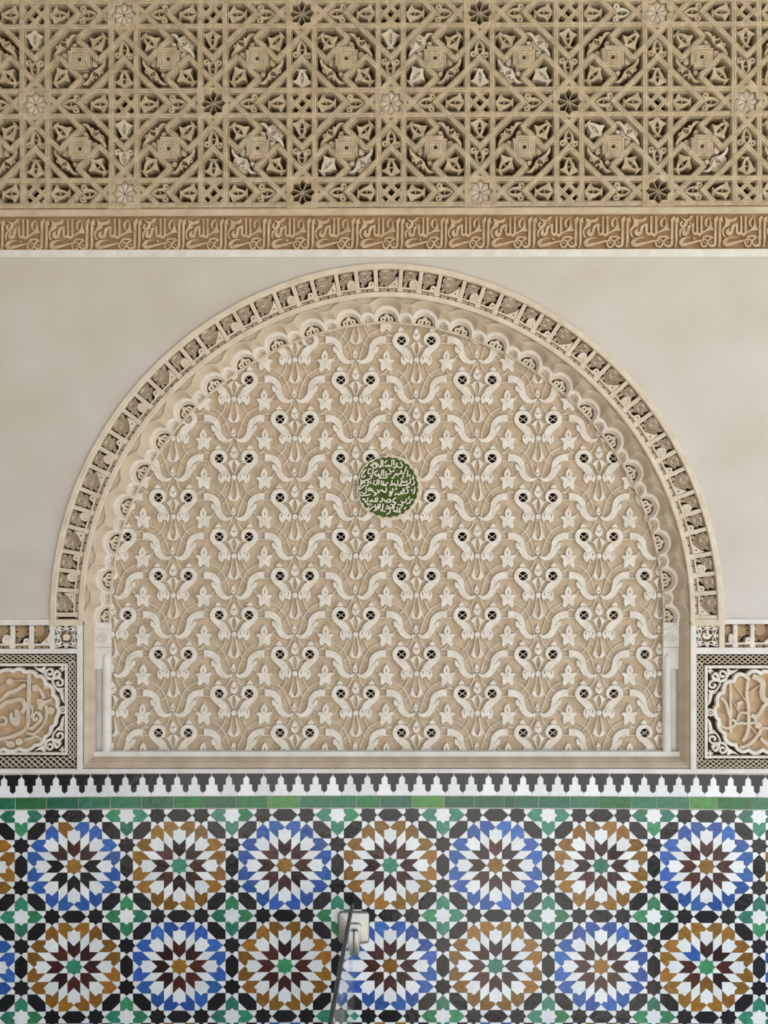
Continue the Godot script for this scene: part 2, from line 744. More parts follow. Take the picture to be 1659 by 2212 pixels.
func frieze() -> void:
	var t := thing("strapwork_frieze", "tan carved plaster frieze of interlaced straps, stars and leaves across the top", "frieze", 76.0, 452.0, 0.0, 0.0042)
	ORG = O
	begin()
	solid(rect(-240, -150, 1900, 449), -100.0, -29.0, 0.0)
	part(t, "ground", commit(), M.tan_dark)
	ORG = Vector2.ZERO
	var px := 192.3
	var py := 193.3
	var s2 := [195, -118, 325, 0, 672, 355, 660, 395, 558, 482, 536, 520, 530, 785]
	var s1 := []
	for i in range(0, s2.size(), 2):
		s1.append(s2[i + 1])
		s1.append(s2[i])
	var s3 := []
	var s4 := []
	for i in range(0, s2.size(), 2):
		s3.append(1320 - s2[i])
		s3.append(1320 - s2[i + 1])
		s4.append(1320 - s1[i])
		s4.append(1320 - s1[i + 1])
	var straps := {}
	for flip in [false, true]:
		straps[flip] = [strap_mesh(s2, flip, -0.5), strap_mesh(s1, flip, 0.3), strap_mesh(s3, flip, -0.5), strap_mesh(s4, flip, 0.3), strap_mesh([640, -30, 1340, 680], flip, 0.6), strap_mesh([-30, 640, 680, 1340], flip, 0.6)]
	var stub := {}
	for flip in [false, true]:
		stub[flip] = [strap_mesh([195, -118, 325, 0, 500, 180], flip, -0.5), strap_mesh([640, -30, 835, 175], flip, 0.6), strap_mesh([1130, 180, 1200, 100], flip, -0.3)]
	var long := 192.3 - 34.0
	begin()
	ribbon(PackedVector2Array([Vector2(0, 0), Vector2(long, 0)]), strap_prof(0.0), false, PackedFloat32Array(), false)
	var level := commit()
	begin()
	ribbon(PackedVector2Array([Vector2(0, 0), Vector2(0, py - 34.0)]), strap_prof(0.1), false, PackedFloat32Array(), false)
	var upright := commit()
	begin()
	ribbon(PackedVector2Array([Vector2(0, 0), Vector2(0, 22.0)]), strap_prof(0.1), false, PackedFloat32Array(), false)
	var short_upright := commit()
	var frame := star_frame_mesh()
	var ribs := star_ribs_mesh()
	var petals := star_petals_mesh()
	var winged := winged_leaf_mesh(-2.8)
	var curled := curled_leaf_mesh(-2.8)
	var corner := corner_leaf_mesh(-2.8)
	var knot := knot_mesh()
	var square := square_mesh()
	var plug_small := plug_mesh(circle(Vector2.ZERO, 14.0, 8))
	var plug_large := plug_mesh(circle(Vector2.ZERO, 20.0, 8))
	# places where the ground has been made good in shallow white plaster: cell, kind
	var bright_stars := ["1,0", "0,1", "4,1", "7,0", "1,2", "5,2", "8,1"]
	var bright := ["0,0v0", "0,0d3", "1,-1x", "1,0c1", "3,0v1", "4,0v0", "4,0c0", "4,0c2", "5,0c1", "5,0c2", "5,0d3", "5,0v1", "1,1v0", "1,1v1", "2,1c1", "2,1d2", "2,1c2", "3,1d2", "3,1c3", "6,1d0", "6,1c1", "7,1c3", "6,0h0"]
	for j in range(-1, 3):
		for i in range(-1, 10):
			var x := 76.0 + px * i
			var y := 31.0 + py * j
			var star := posmod(i + j, 2) == 1
			# the node itself
			if j >= 0:
				if star:
					part(t, "star_frame", frame, M.tan, x, y)
					if "%d,%d" % [i, j] in bright_stars:
						part(t, "star_rosette", petals, M.tan_light, x, y)
					else:
						part(t, "star_rosette", ribs, M.tan, x, y)
				else:
					part(t, "knot", knot, M.tan, x, y)
			for s in [-1.0, 1.0]:
				if j >= 0:   # two level straps from this node to the next; they stop at the frame of a star
					part(t, "strap", level, M.tan, x + (34.0 if star else 0.0), y + s * 27.0)
				if j == 2 and not star:
					part(t, "strap", short_upright, M.tan, x + s * 27.0, y)
				if j < 2:
					part(t, "strap", upright, M.tan, x + s * 27.0, y + (34.0 if star else 0.0))
			# leaves in the level band: curled next to the star, winged next to the knot
			if j >= 0:
				var key := "%d,%dh" % [i, j]
				var xs := x + px if not star else x
				var dir := 1.0 if star else -1.0
				var half := 0.0 if dir > 0 else PI
				part(t, "curled_leaf", curled, M.tan_light if key + "0" in bright else M.tan, xs + dir * 76.0, y, 0.0, half)
				part(t, "winged_leaf", winged, M.tan_light if key + "1" in bright else M.tan, xs + dir * 142.5, y, 0.0, half)
			if j < 2:
				var key := "%d,%d" % [i, j]
				var ys := y if star else y + py
				var dir := 1.0 if star else -1.0
				var a := -PI / 2.0 if dir > 0 else PI / 2.0
				for f in [["curled_leaf", curled, 76.0, "v0" if not star else "v1"], ["winged_leaf", winged, 142.0, "v1" if not star else "v0"]]:
					var name_key: String = key + ("v0" if (f[0] == "winged_leaf") != star else "v1")
					var lit: bool = name_key in bright
					part(t, f[0], f[1], M.tan_light if lit else M.tan, x, ys + dir * f[2], 0.0, a)
					if lit:
						part(t, "leaf_bed", plug_small, M.tan_light, x, ys + dir * f[2])
				# the cell to the lower right of this node
				var flip := not star
				for q in 6:
					part(t, "bent_strap" if q < 4 else "strap", straps[flip][q], M.tan, x, y)
				var c := Vector2(x + px / 2.0, y + py / 2.0)
				part(t, "hollow_square", square, M.tan, c.x, c.y)
				var k := -1.0 if flip else 1.0
				# c0..c3: upper left, upper right, lower left, lower right; d: the same for the short corners
				for q in 2:
					var s := 1.0 if q == 0 else -1.0
					var short_at := c + Vector2(-39.0 * s * k, -36.5 * s)
					var short_key: String = key + "d" + ("0" if (s > 0) == (k > 0) and s > 0 else "1" if s > 0 else "2" if k < 0 else "3")
					var turn := atan2(-s, -s * k)
					var lit: bool = short_key in bright or (key + "c" + short_key.right(1)) in bright
					part(t, "winged_leaf", winged, M.tan_light if lit else M.tan, short_at.x, short_at.y, -0.5, PI - turn if false else -turn + PI)
					if lit:
						part(t, "leaf_bed", plug_small, M.tan_light, short_at.x, short_at.y)
					var long_at := c + Vector2(31.5 * s * k, -30.0 * s)
					var index := 1 if s > 0 else 2
					if flip:
						index = 0 if s > 0 else 3
					var long_key: String = key + "c%d" % index
					var lit2: bool = long_key in bright
					var lp := part(t, "corner_leaf", corner, M.tan_light if lit2 else M.tan, long_at.x, long_at.y)
					if s < 0:
						lp.rotation.z = PI
					if flip:
						lp.rotation.y = PI
						lp.mesh = corner_flipped()
						lp.rotation.y = 0.0
					if lit2:
						part(t, "leaf_bed", plug_large, M.tan_light, long_at.x + 6.0 * s * k, long_at.y - 6.0 * s)
			elif j == 2:
				for m in stub[not star]:
					part(t, "strap", m, M.tan, x, y)


var corner_other: ArrayMesh


func corner_flipped() -> ArrayMesh:
	if corner_other:
		return corner_other
	var m := corner_leaf_mesh(-2.8)
	var a := m.surface_get_arrays(0)
	var v: PackedVector3Array = a[Mesh.ARRAY_VERTEX]
	var n: PackedVector3Array = a[Mesh.ARRAY_NORMAL]
	for i in v.size():
		v[i].x = -v[i].x
		n[i].x = -n[i].x
	for i in range(0, v.size(), 3):
		var w := v[i + 1]
		v[i + 1] = v[i + 2]
		v[i + 2] = w
		w = n[i + 1]
		n[i + 1] = n[i + 2]
		n[i + 2] = w
	a[Mesh.ARRAY_VERTEX] = v
	a[Mesh.ARRAY_NORMAL] = n
	corner_other = ArrayMesh.new()
	corner_other.add_surface_from_arrays(Mesh.PRIMITIVE_TRIANGLES, a)
	return corner_other


# ---------------------------------------------------------------- plain fillets and the long inscription
func slat(parent: Node3D, called: String, x0: float, y0: float, x1: float, y1: float, z0: float, z1: float, m: Material, bev := 0.8) -> void:
	ORG = O
	begin()
	solid(rect(x0, y0, x1, y1), z0, z1, bev)
	part(parent, called, commit(), m)


func bands() -> void:
	var t := thing("trim_1", "smooth cream fillet between the carved frieze and the long inscription", "trim", CX, 467.0, 0.0, 0.0042)
	t.set_meta("kind", "structure")
	ORG = O
	begin()
	solid(rect(-240, 449.0, 1900, 464.5), -100.0, 1.5, 2.0)
	part(t, "fillet", commit(), M.fillet_tan)
	t = thing("trim_2", "projecting white plaster fillet below the long inscription", "trim", CX, 556.0, 0.0, 0.0012)
	t.set_meta("kind", "structure")
	ORG = O
	begin()
	solid(rect(-240, 539.0, 1900, 556.0), -100.0, 4.0, 1.2)
	part(t, "fillet", commit(), M.white_fillet)
	inscription()


func inscription() -> void:
	var t := thing("inscription_band", "long tan carved band of repeated angular Arabic lettering above the arch", "inscription", 0.0, 541.0, 0.0, 0.0048)
	ORG = O
	begin()
	solid(rect(-240, 460, 1900, 545), -100.0, -7.0, 0.0)
	part(t, "ground", commit(), M.ochre_ground)
	ORG = Vector2.ZERO
	var letters := []
	for f in [0, 1]:
		letters.append(kufic_meshes(f))
	var xs := [-106.0, -8.0, 87.0, 184.5, 288.0, 384.0, 475.0, 567.5, 663.0, 759.0, 856.0, 951.5, 1042.0, 1141.0, 1241.0, 1342.0, 1449.0, 1543.0, 1639.0, 1740.0]
	for i in xs.size() - 1:
		var x: float = xs[i]
		var sx: float = (xs[i + 1] - x) / 101.5
		for f in letters[1 if i % 3 == 1 else 0]:
			var o := part(t, f[0], f[1], M.ochre_relief, x, 541.0)
			o.scale.x = sx


func kufic_meshes(kind: int) -> Array:
	var sc := 13.825
	var ox := 55.0
	var oy := 1062.0
	var out := []
	var z0 := -8.0
	var z1 := -0.6
	begin()
	solid(crv("205,200! 320,125! 330,330! 285,300! 275,900! 215,1066! 160,1066! 195,960! 200,600!", sc, ox, oy, true), z0, z1, 0.7)
	out.append(["lettering_upright", commit()])
	begin()
	solid(crv("1465,210! 1560,125! 1592,140! 1588,240! 1545,320! 1532,950 1500,1030 1430,1062 1330,1052 1250,965! 1300,985 1400,985 1452,940! 1468,500!", sc, ox, oy, true), z0, z1, 0.7)
	out.append(["lettering_upright", commit()])
	begin()
	if kind == 0:
		solid(crv("360,130! 430,185 560,225 680,195 765,140! 772,220 700,295 560,315! 530,420 400,490 355,570 372,680 440,765! 350,745 305,620 312,520 370,430 410,350 410,240", sc, ox, oy, true), z0, z1, 0.7)
	else:
		solid(crv("350,120! 480,200 600,215 700,130! 780,120! 720,230 610,285! 620,330 560,440 450,520 390,620 380,780! 330,680 340,560 420,470 500,400 520,320 500,280 430,210", sc, ox, oy, true), z0, z1, 0.7)
		ribbon(crv("515,330 500,410 440,430 385,390 400,320 450,300", sc, ox, oy), flat_prof(2.6, z0, z1 - 0.1, 0.6))
		solid(crv("640,300! 690,310 730,370 735,420! 680,400", sc, ox, oy, true), z0, z1, 0.6)
	out.append(["lettering_flourish", commit()])
	begin()
	solid(crv("815,345! 700,365 610,440 585,560 572,600! 540,612 535,540 562,480! 480,520 430,600 450,680 520,725 600,705 650,620 680,520 742,400! 745,560 762,650 830,702 905,690! 985,742! 1060,680 1085,600! 1078,130! 1022,130! 1020,620! 985,648! 945,625! 940,130! 888,130! 885,580! 850,630! 808,600!", sc, ox, oy, true), z0, z1, 0.7)
	out.append(["lettering_word", commit()])
	begin()
	solid(crv("1085,590! 1200,530 1290,430 1322,330 1300,190! 1240,270 1220,380 1255,440! 1230,475! 1165,400 1148,310 1190,215 1310,140! 1355,280 1385,380 1400,460 1445,530! 1430,560! 1300,562 1180,595 1080,665!", sc, ox, oy, true), z0, z1, 0.6)
	out.append(["lettering_leaf", commit()])
	begin()
	solid(crv("450,935! 500,840 600,785 690,790! 725,765! 600,742 430,780 345,850 325,930 380,1020 460,1048 620,1005 830,935 1010,885 1080,855! 1070,825! 900,850 700,890", sc, ox, oy, true), z0, z1, 0.7)
	ribbon(crv("1035,890 1050,980 1100,1040 1170,1035 1225,960 1255,890 1330,810 1395,770! 1345,738 1160,740 1110,790 1095,880", sc, ox, oy), flat_prof(2.3, z0, z1 + 0.05, 0.6))
	ribbon(crv("1150,815 1210,850 1255,910 1310,985 1400,1030", sc, ox, oy), flat_prof(2.0, z0, z1 + 0.1, 0.6))
	solid(circle(Vector2((1145 - ox) / sc, (910 - oy) / sc), 2.6, 10), z0, z1 - 2.0, 0.6)
	solid(circle(Vector2((1385 - ox) / sc, (910 - oy) / sc), 2.6, 10), z0, z1 - 2.0, 0.6)
	if kind == 1:
		solid(circle(Vector2((820 - ox) / sc, (800 - oy) / sc), 2.6, 8), z0, z1, 0.6)
	out.append(["lettering_tail", commit()])
	return out


# ---------------------------------------------------------------- carved band of the arch
func place(t: Node3D, called: String, m: ArrayMesh, mm: Material, r0: float, s: float, v := 0.0, z := 0.0) -> MeshInstance3D:
	var p := on_arch(r0, s, v)
	return part(t, called, m, mm, p.x, p.y, z, turn_on_arch(r0, s))


func arch_ring(r_in: float, r_out: float, z0: float, z1: float, bev: float, foot: float) -> void:   # a fillet that follows the arch, feet straight down to y = foot
	var mid := arch_line((r_in + r_out) / 2.0, 0, 120)
	var line := PackedVector2Array([Vector2(mid[0].x, foot)])
	line.append_array(mid)
	line.append(Vector2(mid[mid.size() - 1].x, foot))
	ribbon(line, flat_prof((r_out - r_in) / 2.0, z0, z1, bev))


var band_bar: ArrayMesh
var band_bays := []


func arch_border() -> void:
	var t := thing("arch_border", "cream carved band of pinecones and angular letters following the pointed arch", "arch band", AX, 1340.0, 0.0)
	ORG = O
	begin()
	arch_ring(752.5, 765.5, -60.0, 7.0, 1.6, 1342.0)
	part(t, "outer_fillet", commit(0.6), M.cream)
	begin()
	arch_ring(693.5, 704.5, -60.0, 6.0, 1.4, 1342.0)
	part(t, "inner_fillet", commit(0.6), M.cream)
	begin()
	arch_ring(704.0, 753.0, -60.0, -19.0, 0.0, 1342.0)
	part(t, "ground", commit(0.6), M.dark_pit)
	for f in [[107.5, 177.5], [1491.5, 1564.5]]:
		begin()
		solid(rect(f[0], 1337.5, f[1], 1351.5), -60.0, 5.5, 1.0)
		part(t, "springing_fillet", commit(), M.cream)
	# pieces, traced at 9.217 units to a pixel; origin on the lower edge of the band at the left bar of a bay
	ORG = Vector2.ZERO
	var sc := 9.217
	var oy := 622.0
	var z0 := -20.0
	var z1 := 3.0
	# one bar with its rounded foot
	begin()
	solid(lined([-4.6, -49.5, 4.6, -49.5, 4.6, -6.5, 7.0, -5.0, 6.4, -1.5, 3.5, -0.4, -3.5, -0.4, -6.4, -1.5, -7.0, -5.0, -4.6, -6.5]), z0, z1 - 0.8, 0.7)
	ribbon(lined([-2.2, -49.0, -2.2, -9.0]), flat_prof(1.7, z0, z1, 0.6))
	ribbon(lined([2.2, -49.0, 2.2, -9.0]), flat_prof(1.7, z0, z1 - 0.1, 0.6))
	var bar := commit()
	var bays := []
	for k in 3:
		bays.append(arch_bay(k, sc, oy, z0, z1))
	band_bar = bar
	band_bays = bays
	# bay widths along the band: broad, narrow, narrow
	var r0 := 705.0
	var widths := [51.0, 41.0, 39.5]
	var s := -1066.0
	var k := 0
	var stop := 1076.0
	while s < stop:
		var w: float = widths[k % 3]
		place(t, "letter_stem", bar, M.cream, r0, s)
		var squeeze := minf(1.0, (stop - s) / w)
		if squeeze > 0.25:
			for f in bays[k % 3]:
				place(t, f[0], f[1], M[f[2]], r0, s + w * squeeze / 2.0, 0.0).scale.x = squeeze
		s += w * 0.992
		k += 1


func arch_bay(k: int, sc: float, oy: float, z0: float, z1: float) -> Array:
	var out := []
	var w: float = [51.0, 41.0, 39.5][k]
	var h := w / 2.0
	# base line of the lettering
	begin()
	solid(rect(-h + 4.0, -10.6, h - 4.0, -6.6), z0, z1 - 0.5, 0.6)
	out.append(["letter_base", commit(), "cream"])
	# two half leaves under it
	for i in 2:
		var c := (-1.0 if i == 0 else 1.0) * h * 0.36
		var q := h * 0.33
		begin()
		solid(crv("%f,-5.6! %f,-5.6! %f,-2.6 %f,-0.6 %f,-0.4 %f,-2.2" % [c - q, c + q, c + q * 0.9, c + q * 0.5, c - q * 0.3, c - q * 0.9], 1, 0, 0, true), z0, z1 - 3.5, 0.6)
		for j in 4:
			ribbon(lined([c - q * 0.6 + j * q * 0.4, -1.4, c - q * 0.3 + j * q * 0.35, -5.0]), [Vector2(0.5, z1 - 4.4), Vector2(0, z1 - 2.6), Vector2(-0.5, z1 - 4.4)])
		out.append(["half_leaf", commit(), "beige"])
	# the head of the letter
	begin()
	if k == 0:
		solid_holed(crv("%f,-10! %f,-11! %f,-24 %f,-33! %f,-29! %f,-25 %f,-21 %f,-17 %f,-13" % [h - 26, h - 5, h - 5, h - 6, h - 8, h - 11, h - 15, h - 19, h - 25], 1, 0, 0, true), [circle(Vector2(h - 12.5, -15.5), 1.7, 8)], z0, z1 - 0.3, 0.6)
	elif k == 1:
		solid(crv("%f,-10! %f,-10! %f,-26! %f,-30 %f,-30 %f,-25 %f,-17 %f,-12" % [h - 19, h - 4.5, h - 4.5, h - 10, h - 16, h - 21, h - 23, h - 21], 1, 0, 0, true), z0, z1 - 1.6, 0.8)
		ribbon(crv("%f,-13 %f,-21 %f,-26 %f,-26 %f,-20 %f,-13" % [h - 19.5, h - 19.5, h - 15, h - 9, h - 6, h - 6], 1, 0, 0), flat_prof(2.1, z0, z1, 0.7))
		ribbon(crv("%f,-12 %f,-17 %f,-19" % [h - 12.5, h - 12.5, h - 10.5], 1, 0, 0), flat_prof(1.8, z0, z1, 0.7))
	else:
		solid_holed(crv("%f,-10! %f,-10! %f,-20! %f,-22 %f,-22 %f,-18 %f,-13" % [h - 22, h - 4.5, h - 4.5, h - 8, h - 13, h - 16, h - 17], 1, 0, 0, true), [circle(Vector2(h - 9.8, -15.6), 1.6, 8)], z0, z1 - 0.3, 0.6)
	out.append(["letter_head", commit(), "cream"])
	# pinecone: a scaled bulb in a groove
	var cc: Vector2 = [Vector2(-6.5, -37.0), Vector2(-1.5, -35.5), Vector2(-4.0, -34.5)][k]
	var cr: float = [9.6, 8.0, 8.4][k]
	begin()
	var pits := []
	for i in range(-2, 3):   # triangular pits between the scales
		for q in range(-2, 3):
			var p := cc + Vector2(q * 3.9 + (1.95 if posmod(i, 2) == 1 else 0.0), i * 3.5) * cr / 9.6
			if p.distance_to(cc) < cr * 0.72:
				pits.append(lined([p.x - 1.25, p.y - 0.95, p.x + 1.25, p.y - 0.95, p.x, p.y + 1.3]))
	var cone := PackedVector2Array()
	for q in 22:
		var b := TAU * q / 22.0
		cone.append(cc + Vector2(cos(b) * 0.95, sin(b) * (1.0 + 0.2 * maxf(0.0, -sin(b)))) * cr)
	solid_holed(cone, pits, z0, -0.4, 1.0)
	out.append(["pinecone", commit(), "beige"])
	# ring of the cone and the fan of leaf below it
	begin()
	ribbon(circle(cc, cr + 2.1, 22), flat_prof(0.85, z0, -1.5, 0.4), true)
	out.append(["cone_ring", commit(), "beige"])
	begin()
	var fan: PackedVector2Array
	if k == 0:
		fan = crv("-16,-49.5! -17,-45 -20.5,-42! -20,-37! -16,-34 -20.8,-31! -21,-24 -14.5,-23.5! -17,-20 -20,-16! -16,-12.5 -12,-12! -10.5,-19! -6,-13 0,-11.5! 2.5,-18! 6,-15 9,-17.5! 10.5,-23! 15,-27 18.5,-33! 12.5,-36! 17,-39 20.5,-45! 20,-49.5! 13,-49.5! 8,-44! 5,-48.5!", 1, 0, 0, true)
	elif k == 1:
		fan = crv("-13,-49.5! -12,-45 -15.5,-42! -11.5,-38! -15,-35 -16,-29! -15,-24 -11.5,-22! -14,-18 -14.5,-12.5! -8,-12 -6.5,-18! -5,-24! 1,-28 6,-32! 13,-33! 9.5,-38! 13,-41 15,-46! 9,-46! 4,-49.5!", 1, 0, 0, true)
	else:
		fan = crv("-13,-49.5! -14.5,-44 -15.2,-39! -10.5,-36! -14.5,-32 -15,-26! -10,-22.5! -13.5,-18 -13,-12! -7,-12 -5.5,-18! -1,-20.5 1,-24! 7,-26 12,-28! 13.5,-33! 8.5,-36! 12,-40 14,-46! 8,-46! 4,-49.5!", 1, 0, 0, true)
	solid(fan, z0, -5.0, 0.9)
	var n: int = [11, 8, 8][k]
	n *= 3
	for i in n:
		var a := TAU * i / n + 0.05
		var d := Vector2(cos(a), sin(a))
		var from := cc + d * (cr + 2.8)
		var reach := cr + 4.0
		while reach < 40.0 and Geometry2D.is_point_in_polygon(cc + d * (reach + 1.0), fan):
			reach += 0.7
		if reach > cr + 5.0:
			var to := cc + d * reach
			ribbon(PackedVector2Array([from, (from + to) / 2.0 + d.orthogonal() * 0.5, to]), [Vector2(0.8, -5.2), Vector2(0.1, -2.0), Vector2(-0.8, -5.2)])
	out.append(["fan_leaf", commit(), "beige"])
	return out


# ---------------------------------------------------------------- scalloped moulding, lobes and pilasters
const LR := 640.0     # base line of the lobes (edge of the arabesque field)
const LP := 80.9      # one large and one small lobe


func scallop(s: float, big: float, small: float, floor_v: float) -> float:   # height above the base line of a row of alternating circles
	var u := fposmod(s + LP / 2.0, LP) - LP / 2.0
	var v := floor_v
	if absf(u) < big:
		v = maxf(v, 7.0 + sqrt(big * big - u * u))
	var w := absf(u) - LP / 2.0
	if absf(w) < small:
		v = maxf(v, 9.0 + sqrt(small * small - w * w))
	return v


func half_length() -> float:
	return LR * acos(AE / LR)


func lobed_arch() -> void:
	moulding()
	lobes()


func moulding() -> void:
	var t := thing("arch_moulding", "beige scalloped hollow moulding between the carved band and the white lobes", "moulding", AX, 1660.0, 0.0)
	ORG = O
	var ends := half_length()
	# the hollow itself, profile from the inner edge (low) to the outer edge (high)
	var prof := [[0.0, -34.0], [0.08, -30.0], [0.25, -24.5], [0.45, -17.0], [0.62, -10.5], [0.8, -6.0], [0.95, -4.5], [1.0, -5.5], [1.0, -12.0]]
	begin()
	var last := PackedVector3Array()
	var foot := 325.0   # length of the straight legs
	var n := int((2.0 * (ends + foot)) / 2.2)
	for i in n + 1:
		var s := -(ends + foot) + 2.0 * (ends + foot) * i / n
		var a := scallop(s, 30.0, 15.5, 0.0)
		var b := scallop(s, 48.5, 33.5, 0.0)
		var leg := clampf((absf(s) - ends - 12.0) / 12.0, 0.0, 1.0)
		a = lerpf(a, 36.5, leg)
		b = lerpf(b, 55.0, leg)
		var row := PackedVector3Array()
		for f in prof:
			row.append(vx(on_arch(LR, s, lerpf(a, b, f[0])), f[1]))
		row.append(vx(on_arch(LR, s, b + 0.3), -8.5))   # flat bed between the scallops and the fillet
		row.append(vx(on_arch(LR, s, 56.0), -8.0))
		if i > 0:
			for j in row.size() - 1:
				quad(last[j + 1], last[j], row[j], row[j + 1])
		last = row
	part(t, "scalloped_hollow", commit(0.7), M.beige)
	# straight bottom run with its lip
	begin()
	var mirrored := []
	for f in prof:
		mirrored.append(Vector2((0.5 - f[0]) * 18.5, f[1]))
	ribbon(lined([AX - (LR + 55.0 - AE), 1646.6, AX + (LR + 55.0 - AE), 1646.6]), mirrored)
	part(t, "bottom_hollow", commit(0.7), M.beige)
	begin()
	solid(rect(AX - 658.5, 1655.0, AX + 658.5, 1659.5), -60.0, -2.0, 1.0)
	part(t, "bottom_lip", commit(), M.beige)


func lobe_outline(big: bool, r_big: float, v_big: float, half: float, base: float) -> PackedVector2Array:
	var out := PackedVector2Array()
	var n := 22
	for i in n + 1:
		var u := -half + 2.0 * half * i / n
		var v := scallop(u if big else u + LP / 2.0, 29.5, 15.0, 0.0)
		out.append(Vector2(u, -v))
	out.append(Vector2(half, -base))
	# round the opening
	out.append(Vector2(r_big, -base))
	for i in n + 1:
		var a := PI * i / n
		out.append(Vector2(cos(a) * r_big, -v_big - sin(a) * r_big))
	out.append(Vector2(-r_big, -base))
	out.append(Vector2(-half, -base))
	return out


func lobes() -> void:
	var t := thing("lobed_arch", "white row of large and small pierced lobes edging the arabesque field", "lobed arch", AX, 1397.0, -0.028)
	ORG = Vector2.ZERO
	var kinds := []
	for big in [true, false]:
		var half := 26.6 if big else LP / 2.0 - 25.6
		var r1 := 24.0 if big else 12.2
		var r2 := 19.8 if big else 10.0
		var v := 2.0
		begin()
		solid(lobe_outline(big, r1, v, half, 0.0), -14.0, 1.0, 0.9)
		var rim := commit(0.5)
		begin()
		var curve := PackedVector2Array([Vector2(-r1 + 1.2, -0.3)])
		for i in 19:
			var a := PI - PI * i / 18.0
			curve.append(Vector2(cos(a) * (r1 - 1.2), -v - sin(a) * (r1 - 1.2)))
		curve.append(Vector2(r1 - 1.2, -0.3))
		# stepped inner ring: a rounded roll, then the opening
		ribbon(curve, [Vector2(1.4, -4.0), Vector2(0.6, -2.8), Vector2(-0.8, -3.6), Vector2(-2.2, -5.6), Vector2(-3.4, -7.5), Vector2(-3.6, -40.0)])
		var roll := commit(0.7)
		# pierced leaf: two rings, a bud above, spurs below
		begin()
		var f := r2 / 19.8
		var sill := 3.2
		solid(rect(-r2 - 2.0, -sill, r2 + 2.0, 0.6), -24.0, -9.0, 0.5)
		for s in [-1.0, 1.0]:
			var c := Vector2(s * 8.0 * f, -7.6 * f)
			solid_holed(circle(c, 6.9 * f, 16), [circle(c, 1.5 * f + 0.3, 8)], -24.0, -10.0, 0.7)
			solid(lined([s * 15.0 * f, -sill, s * (20.5 * f), -sill, s * 20.0 * f, -5.5 * f]), -24.0, -11.0, 0.3)
		solid(crv("0,-24! 2.4,-19.5 6.6,-15.0 6,-12! 0,-10.5! -6,-12! -6.6,-15.0 -2.4,-19.5", 1.0 / f, 0, 0, true), -24.0, -10.0, 0.8)
		var leaf := commit()
		kinds.append([rim, roll, leaf])
	var n := 12
	for i in range(-2 * n, 2 * n + 1):
		var big := posmod(i, 2) == 0
		var s := i * LP / 2.0
		var m = kinds[0 if big else 1]
		place(t, "large_lobe" if big else "small_lobe", m[0], M.relief_white, LR, s)
		place(t, "lobe_roll", m[1], M.cream, LR, s)
		place(t, "pierced_leaf", m[2], M.cream, LR, s)
	# dark back of the pierced work
	ORG = O
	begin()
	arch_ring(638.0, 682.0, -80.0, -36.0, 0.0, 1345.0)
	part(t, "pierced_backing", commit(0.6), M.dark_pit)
	# thin edge of the field
	begin()
	arch_ring(637.6, 640.4, -30.0, -5.5, 0.6, 1345.0)
	part(t, "field_edge", commit(0.6), M.cream)
	# scrolled corbels, plain blocks and engaged colonnettes at both ends
	for s in [-1.0, 1.0]:
		var x0: float = AX + s * (LR + 36.0 - AE)     # outer edge
		var x1: float = AX + s * (LR - 3.5 - AE)      # inner edge
		begin()
		solid(lined([x0, 1345, x1, 1345, x1, 1398, x0, 1398]), -30.0, -1.0, 0.8)
		part(t, "corbel", commit(), M.white_fillet)
		var cx: float = AX + s * (LR + 12.0 - AE)
		begin()
		var spiral := PackedVector2Array()
		for i in 46:
			var a := i * 0.30
			spiral.append(Vector2(cx, 1377) + Vector2(cos(a) * s, sin(a)) * (12.6 - i * 0.26))
		ribbon(spiral, round_prof(2.1, -2.0, 1.6, 5))
		part(t, "corbel_scroll", commit(0.7), M.white_fillet)
		begin()
		solid(lined([x0, 1398.6, x1, 1398.6, x1, 1446, x0, 1446]), -30.0, -2.2, 0.8)
		part(t, "corbel_block", commit(), M.white_fillet)
		begin()
		solid(lined([x0, 1440, AX + s * (LR + 14.0 - AE), 1440, AX + s * (LR + 14.0 - AE), 1640, x0, 1640]), -30.0, -12.0, 0.8)
		part(t, "pilaster_strip", commit(), M.white_fillet)
		begin()
		var sx: float = AX + s * (LR + 6.0 - AE)
		ribbon(lined([sx, 1414.5, sx, 1416, sx, 1419, sx, 1424, sx, 1626]), round_prof(9.6, -14.0, 2.0, 8), false, PackedFloat32Array([0.15, 0.5, 0.78, 1.0, 1.0]))
		part(t, "colonnette", commit(0.7), M.white_fillet)
	begin()
	solid(rect(AX - 637.0, 1623.5, AX + 637.0, 1637.5), -30.0, 1.0, 0.8)
	part(t, "sill", commit(), M.white_fillet)


# ---------------------------------------------------------------- arabesque field
# Traced at 9.217 units to a pixel round (806, 1020) or (836, 218), the middle between the two eyes of a motif.
var field: PackedVector2Array


func field_outline() -> PackedVector2Array:
	var out := PackedVector2Array()
	for p in arch_line(638.5, 0, 60):
		out.append(p)
	out.append(Vector2(AX + 638.5 - AE, 1624.5))
	out.append(Vector2(AX - 638.5 + AE, 1624.5))
	return out


# one raised piece: clipped by the field where it crosses the edge, shared where it does not
var stock := {}


